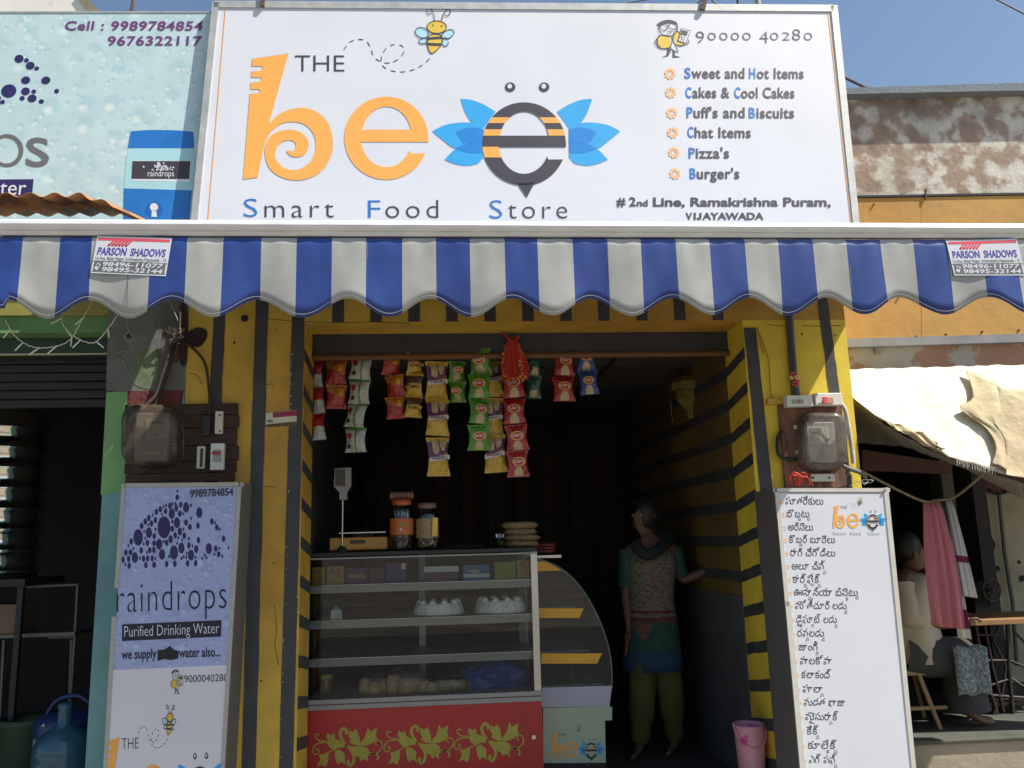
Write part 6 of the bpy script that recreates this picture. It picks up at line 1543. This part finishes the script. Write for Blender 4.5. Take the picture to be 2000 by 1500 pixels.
PK = mat('pink_plastic', (.62, .30, .36), .35, var=.15, scale=12, c2=(.60, .08, .25), mscale=14, mix=(.56, .6)); rbk = .078
MB().lathe([(.001, .004), (rbk * .72, .004), (rbk * .8, zr_ * .3), (rbk * .95, zr_ * .96), (rbk, zr_), (rbk * .93, zr_ * .98), (rbk * .75, .02), (.001, .012)], cb, 28).build('pail', PK, bk)
MB().tube([cb + Vector((math.cos(a) * rbk * 1.02, -abs(math.sin(a)) * rbk * .95, zr_ - .0 - .10 * math.sin(a))) for a in [i / 12 * math.pi for i in range(13)]], .004, 6).build('handle', PK, bk)

# ------------------------------------------------------------------ inside the water shop
tk_ = thing('steel_tank', 'ribbed stainless steel water tank gleaming inside the dark left shop', 'tank', P(-5, 1140, 1.1))
ct_ = P(-15, 1130, 1.1); ztop = P(0, 815, 1.1).z - ct_.z; rt_ = .23
pf = [(.001, 0), (rt_, 0)]
for k in range(8):
    z = ztop * (k + .15) / 8; pf += [(rt_, z), (rt_ + .012, z + .01), (rt_ + .012, z + .03), (rt_, z + .04)]
pf += [(rt_, ztop), (.15, ztop + .06), (.001, ztop + .08)]
MB().lathe(pf, ct_, 40).build('tank_body', mat('mirror_steel', (.85, .82, .74), .10, metal=1, var=.1), tk_)
bx('tank_stand', DARKM, tk_, ct_.x - .3, ct_.x + .3, .85, 1.35, ct_.z - .04, ct_.z - .001)
for dx in (-.27, .27): bx('leg', DARKM, tk_, ct_.x + dx - .015, ct_.x + dx + .015, .87, .9, ZF - .03, ct_.z - .04)
rk_ = thing('shelf_rack', 'grey metal rack frame standing in the dark left shop', 'rack', P(90, 1480, 1.0)); RG = mat('rack_grey', (.16, .15, .13), .5, metal=.3)
for (a, b_), (c, d) in (((152, 1142), (146, 1250)), ((35, 1147), (152, 1142)), ((95, 1245), (146, 1244)), ((140, 1250), (136, 1370)), ((8, 1250), (0, 1400))): MB().tube([P(a, b_, 1.0), P(c, d, 1.0)], .010, 4).build('bar', RG, rk_)
zfl = ZF - .03
xk = P(146, 1250, 1.0).x; MB().tube([Vector((xk, 1.0, P(146, 1250, 1.0).z)), Vector((xk, 1.0, zfl))], .010, 4).build('bar', RG, rk_)
cbx = thing('carton', 'brown cardboard carton standing on the rack in the dark left shop', 'box', P(20, 1236, 1.0)); bx('box', mat('cardboard', (.20, .13, .08), .8, var=.15), cbx, P(-30, 1200, 1.0).x, P(42, 1200, 1.0).x, .98, 1.2, P(20, 1237, 1.0).z, P(20, 1180, 1.0).z, .003)
bx('shelf', RG, rk_, P(-40, 1240, 1.0).x, P(150, 1240, 1.0).x, .97, 1.25, P(20, 1245, 1.0).z, P(20, 1238, 1.0).z)
pl_ = thing('green_drum', 'dark green plastic drum under the rack in left shop', 'drum', P(55, 1500, .9)); cz = P(55, 1400, .9); MB().lathe([(.001, 0), (.12, 0), (.14, .1), (.14, cz.z - zfl - .03), (.15, cz.z - zfl), (.13, cz.z - zfl)], (cz.x, .9, zfl), 20).build('drum_body', mat('drum_green', (.03, .06, .03), .5), pl_)
cl = thing('water_cooler_jug', 'blue and white insulated water jug behind the clear blue bottle', 'water jug', P(110, 1560, .55)); cq = P(112, 1560, .55); zz = lambda y: P(112, y, .55).z
rj = .155; BJ = mat('jug_blue', (.02, .045, .14), .35, var=.1); WJ = mat('jug_white', (.32, .33, .38), .4, var=.08)
zl_ = zfl
MB().lathe([(.001, zl_), (rj, zl_), (rj, zz(1438))], (cq.x, .62, 0), 28).build('jug_body', WJ, cl); MB().lathe([(rj * 1.01, zz(1440)), (rj * 1.01, zz(1412)), (rj * .96, zz(1404)), (rj * .6, zz(1398)), (.001, zz(1396))], (cq.x, .62, 0), 28).build('jug_lid', BJ, cl)
MB().tube(cr([Vector((cq.x - .11, .62, zz(1400))), Vector((cq.x - .06, .62, zz(1372))), Vector((cq.x + .04, .62, zz(1365))), Vector((cq.x + .11, .62, zz(1385)))], 6), .012, 8).build('handle', BJ, cl); MB().lathe([(.001, 0), (.012, .002), (.001, .016)], (cq.x - .055, .47, zz(1412)), 8).build('cap_button', PORC, cl)
bo = thing('water_bottle', 'big translucent blue water bottle in front of the jug', 'water bottle', Vector((P(122, 1560, .32).x, .32, zl_))); bxx = P(120, 1500, .32).x; zy = lambda y: P(120, y, .32).z
pfb = [(.001, zl_), (.12, zl_), (.13, zl_ + .03), (.13, zy(1535)), (.122, zy(1528)), (.13, zy(1520)), (.132, zy(1490)), (.124, zy(1484)), (.132, zy(1476)), (.130, zy(1455)), (.11, zy(1436)), (.06, zy(1422)), (.034, zy(1414)), (.030, zy(1385)), (.034, zy(1382)), (.034, zy(1374)), (.001, zy(1372))]
MB().lathe(pfb, (bxx, .32, 0), 32).build('bottle_body', mat('bottle_blue', (.05, .15, .22), .15, var=.1, trans=.35, spec=.6), bo)

# ------------------------------------------------------------------ roof top and sky line
tw = thing('rooftop_wall', 'whitewashed curved roof parapet showing above the water shop sign', 'parapet', P(60, 80, 2.2))
WWH = mat('whitewash', (.72, .70, .64), .8, var=.12, scale=3, c2=(.4, .4, .38), mscale=4, mix=(.55, .75))
MB().prism([P(*q, 2.2) for q in ((-300, -60), (120, -60), (150, -25), (165, 8), (190, 26), (190, 140), (-300, 140))], (0, 1, 0)).build('parapet', WWH, tw)
MB().prism([P(*q, 2.18) for q in ((150, -10), (168, -6), (194, 20), (194, 30), (180, 30))], (0, .02, 0)).build('coping', CONC, tw)
cable('pipe', [(262, -30, 1.2), (260, 6, 1.2), (254, 30, 1.2)], .012, RUST, 'rusty pipe rising behind the top of the water shop sign', 'pipe')
cable('overhead_wire', [(1190, 12, 2), (1290, -6, 2.1), (1400, -30, 2.2)], .006, CABLE, 'thin overhead wire crossing the sky above the white board', 'wire')
cable('overhead_wire', [(1900, -22, 2), (1960, 6, 2), (2080, 70, 2)], .006, CABLE, 'thin overhead wire at the top right corner of the sky', 'wire')
cable('overhead_wire', [(1350, 14, 1.6), (1382, -4, 1.6), (1400, 8, 1.6), (1425, 12, 1.6)], .006, CABLE, 'loose wire ends curling above the board near the right hook', 'wire')
cable('roof_post', [(1438, -30, 1.2), (1442, 14, 1.2), (1446, 60, 1.2)], .010, CABLE, 'thin dark post behind the board top', 'post'); cable('roof_post', [(1476, -30, 1.2), (1481, 14, 1.2), (1484, 60, 1.2)], .022, mat('pale_post', (.4, .38, .34), .7), 'thicker pale post behind the board top, right of the dark one', 'post')

# ------------------------------------------------------------------ wear on the painted front
wk = random.Random(21)
mbc = MB()
for k in range(70):
    y_ = wk.choice((wk.uniform(690, 805), wk.uniform(950, 1480))); x_ = 571 - (y_ - 620) * .031 + wk.uniform(-2, 3) if y_ < 820 else 563 - (y_ - 950) * .028 + wk.uniform(-2, 2) + 25 * wk.choice((0, 1))
    q = P(x_, y_, -.0035); n_ = wk.randint(4, 6); r_ = wk.uniform(.0012, .0045)
    mbc.add([q + Vector((math.cos(i / n_ * 6.28) * r_ * wk.uniform(.5, 1), 0, math.sin(i / n_ * 6.28) * r_ * 1.6 * wk.uniform(.5, 1))) for i in range(n_)], [tuple(range(n_))])
tag(mbc.build('paint_chips', mat('bare_plaster_chip', (.45, .42, .36), .9), t, fix=False), kind='stuff')
CRK = mat('crack_dark', (.10, .065, .02), .9)
KW = Canvas(yplane(0), t)
for pts in ([(512, 750), (522, 751), (534, 750), (535, 757)], [(520, 622), (548, 625), (571, 627)], [(1499, 634), (1520, 636), (1548, 638)], [(598, 628), (660, 631), (720, 629), (800, 632)], [(505, 948), (528, 951), (540, 950)], [(1566, 636), (1600, 637), (1640, 636)],
            [(536, 1180), (540, 1230), (537, 1262), (545, 1300)], [(370, 730), (385, 733), (395, 752)]):
    KW.strokes([cr2(pts, 4)], 1.3, CRK, lay=1, name='wall_crack')
for x_, y_, r_ in ((458, 669, 2.4), (1566, 652, 2.2), (1631, 655, 1.8), (540, 645, 1.5), (1500, 1010, 2), (535, 1100, 1.6), (510, 1330, 2)):
    KW.poly(ell(x_, y_, r_, r_ * 1.2, 7), DARKM, lay=1, name='nail_hole')
# seams of the valance cloth lengths and the stitched hem
KV = Canvas(yplane(YB - .0185), aw)
for px in (718, 1186, 1655):
    KV.strokes([[(px + (y - 470) * (px - 766) / 8990, y) for y in range(474, 578, 8)]], 1.2, mat('seam_thread', (.16, .17, .18), .8), lay=1, name='seam')
hemm = []
for k in range(220):
    x_ = xl + .01 + (min(last, xr) - xl - .02) * k / 219; ze = zlow + (zhigh - zlow) * hem(x_); rip = .008 * math.sin(x_ * 9 + 1) + .005 * math.sin(x_ * 23)
    hemm.append(Vector((x_, YB - .0185 + rip * .92, ze + .011)))
mh = MB()
for a, b in zip(hemm[::1], hemm[1::1]): mh.add([a, b, b + Vector((0, 0, .0016)), a + Vector((0, 0, .0016))], [(0, 1, 2, 3)])
tag(mh.build('hem_stitching', mat('stitch_pale', (.45, .45, .42), .8), aw, fix=False), kind='stuff')

# small pieces belong to the part they sit on
def adopt(par_name, child_names):
    hosts = [o for o in bpy.data.objects if o.name.split('.')[0] == par_name and o.parent]
    for o in list(bpy.data.objects):
        if o.name.split('.')[0] in child_names and o.parent and o.parent.parent is None:
            hs = [h for h in hosts if h.parent == o.parent]
            if not hs: continue
            c = sum((Vector(v) for v in o.bound_box), Vector()) / 8
            h = min(hs, key=lambda q: ((sum((Vector(v) for v in q.bound_box), Vector()) / 8) - c).length)
            if h.parent: o.parent = h
adopt('breaker_box', ('breaker', 'breaker_lever')); adopt('fuse', ('fuse_screw', 'fuse_slot')); adopt('hand_wheel', ('spoke', 'wheel_hub')); adopt('meter_body', ('meter_label', 'meter_display', 'meter_button'))
adopt('pail', ('handle',)); adopt('display_head', ('display_window',)); adopt('jug_lid', ('cap_button',)); adopt('dado', ()); adopt('base_panel', ('leaf_scroll', 'lock'))
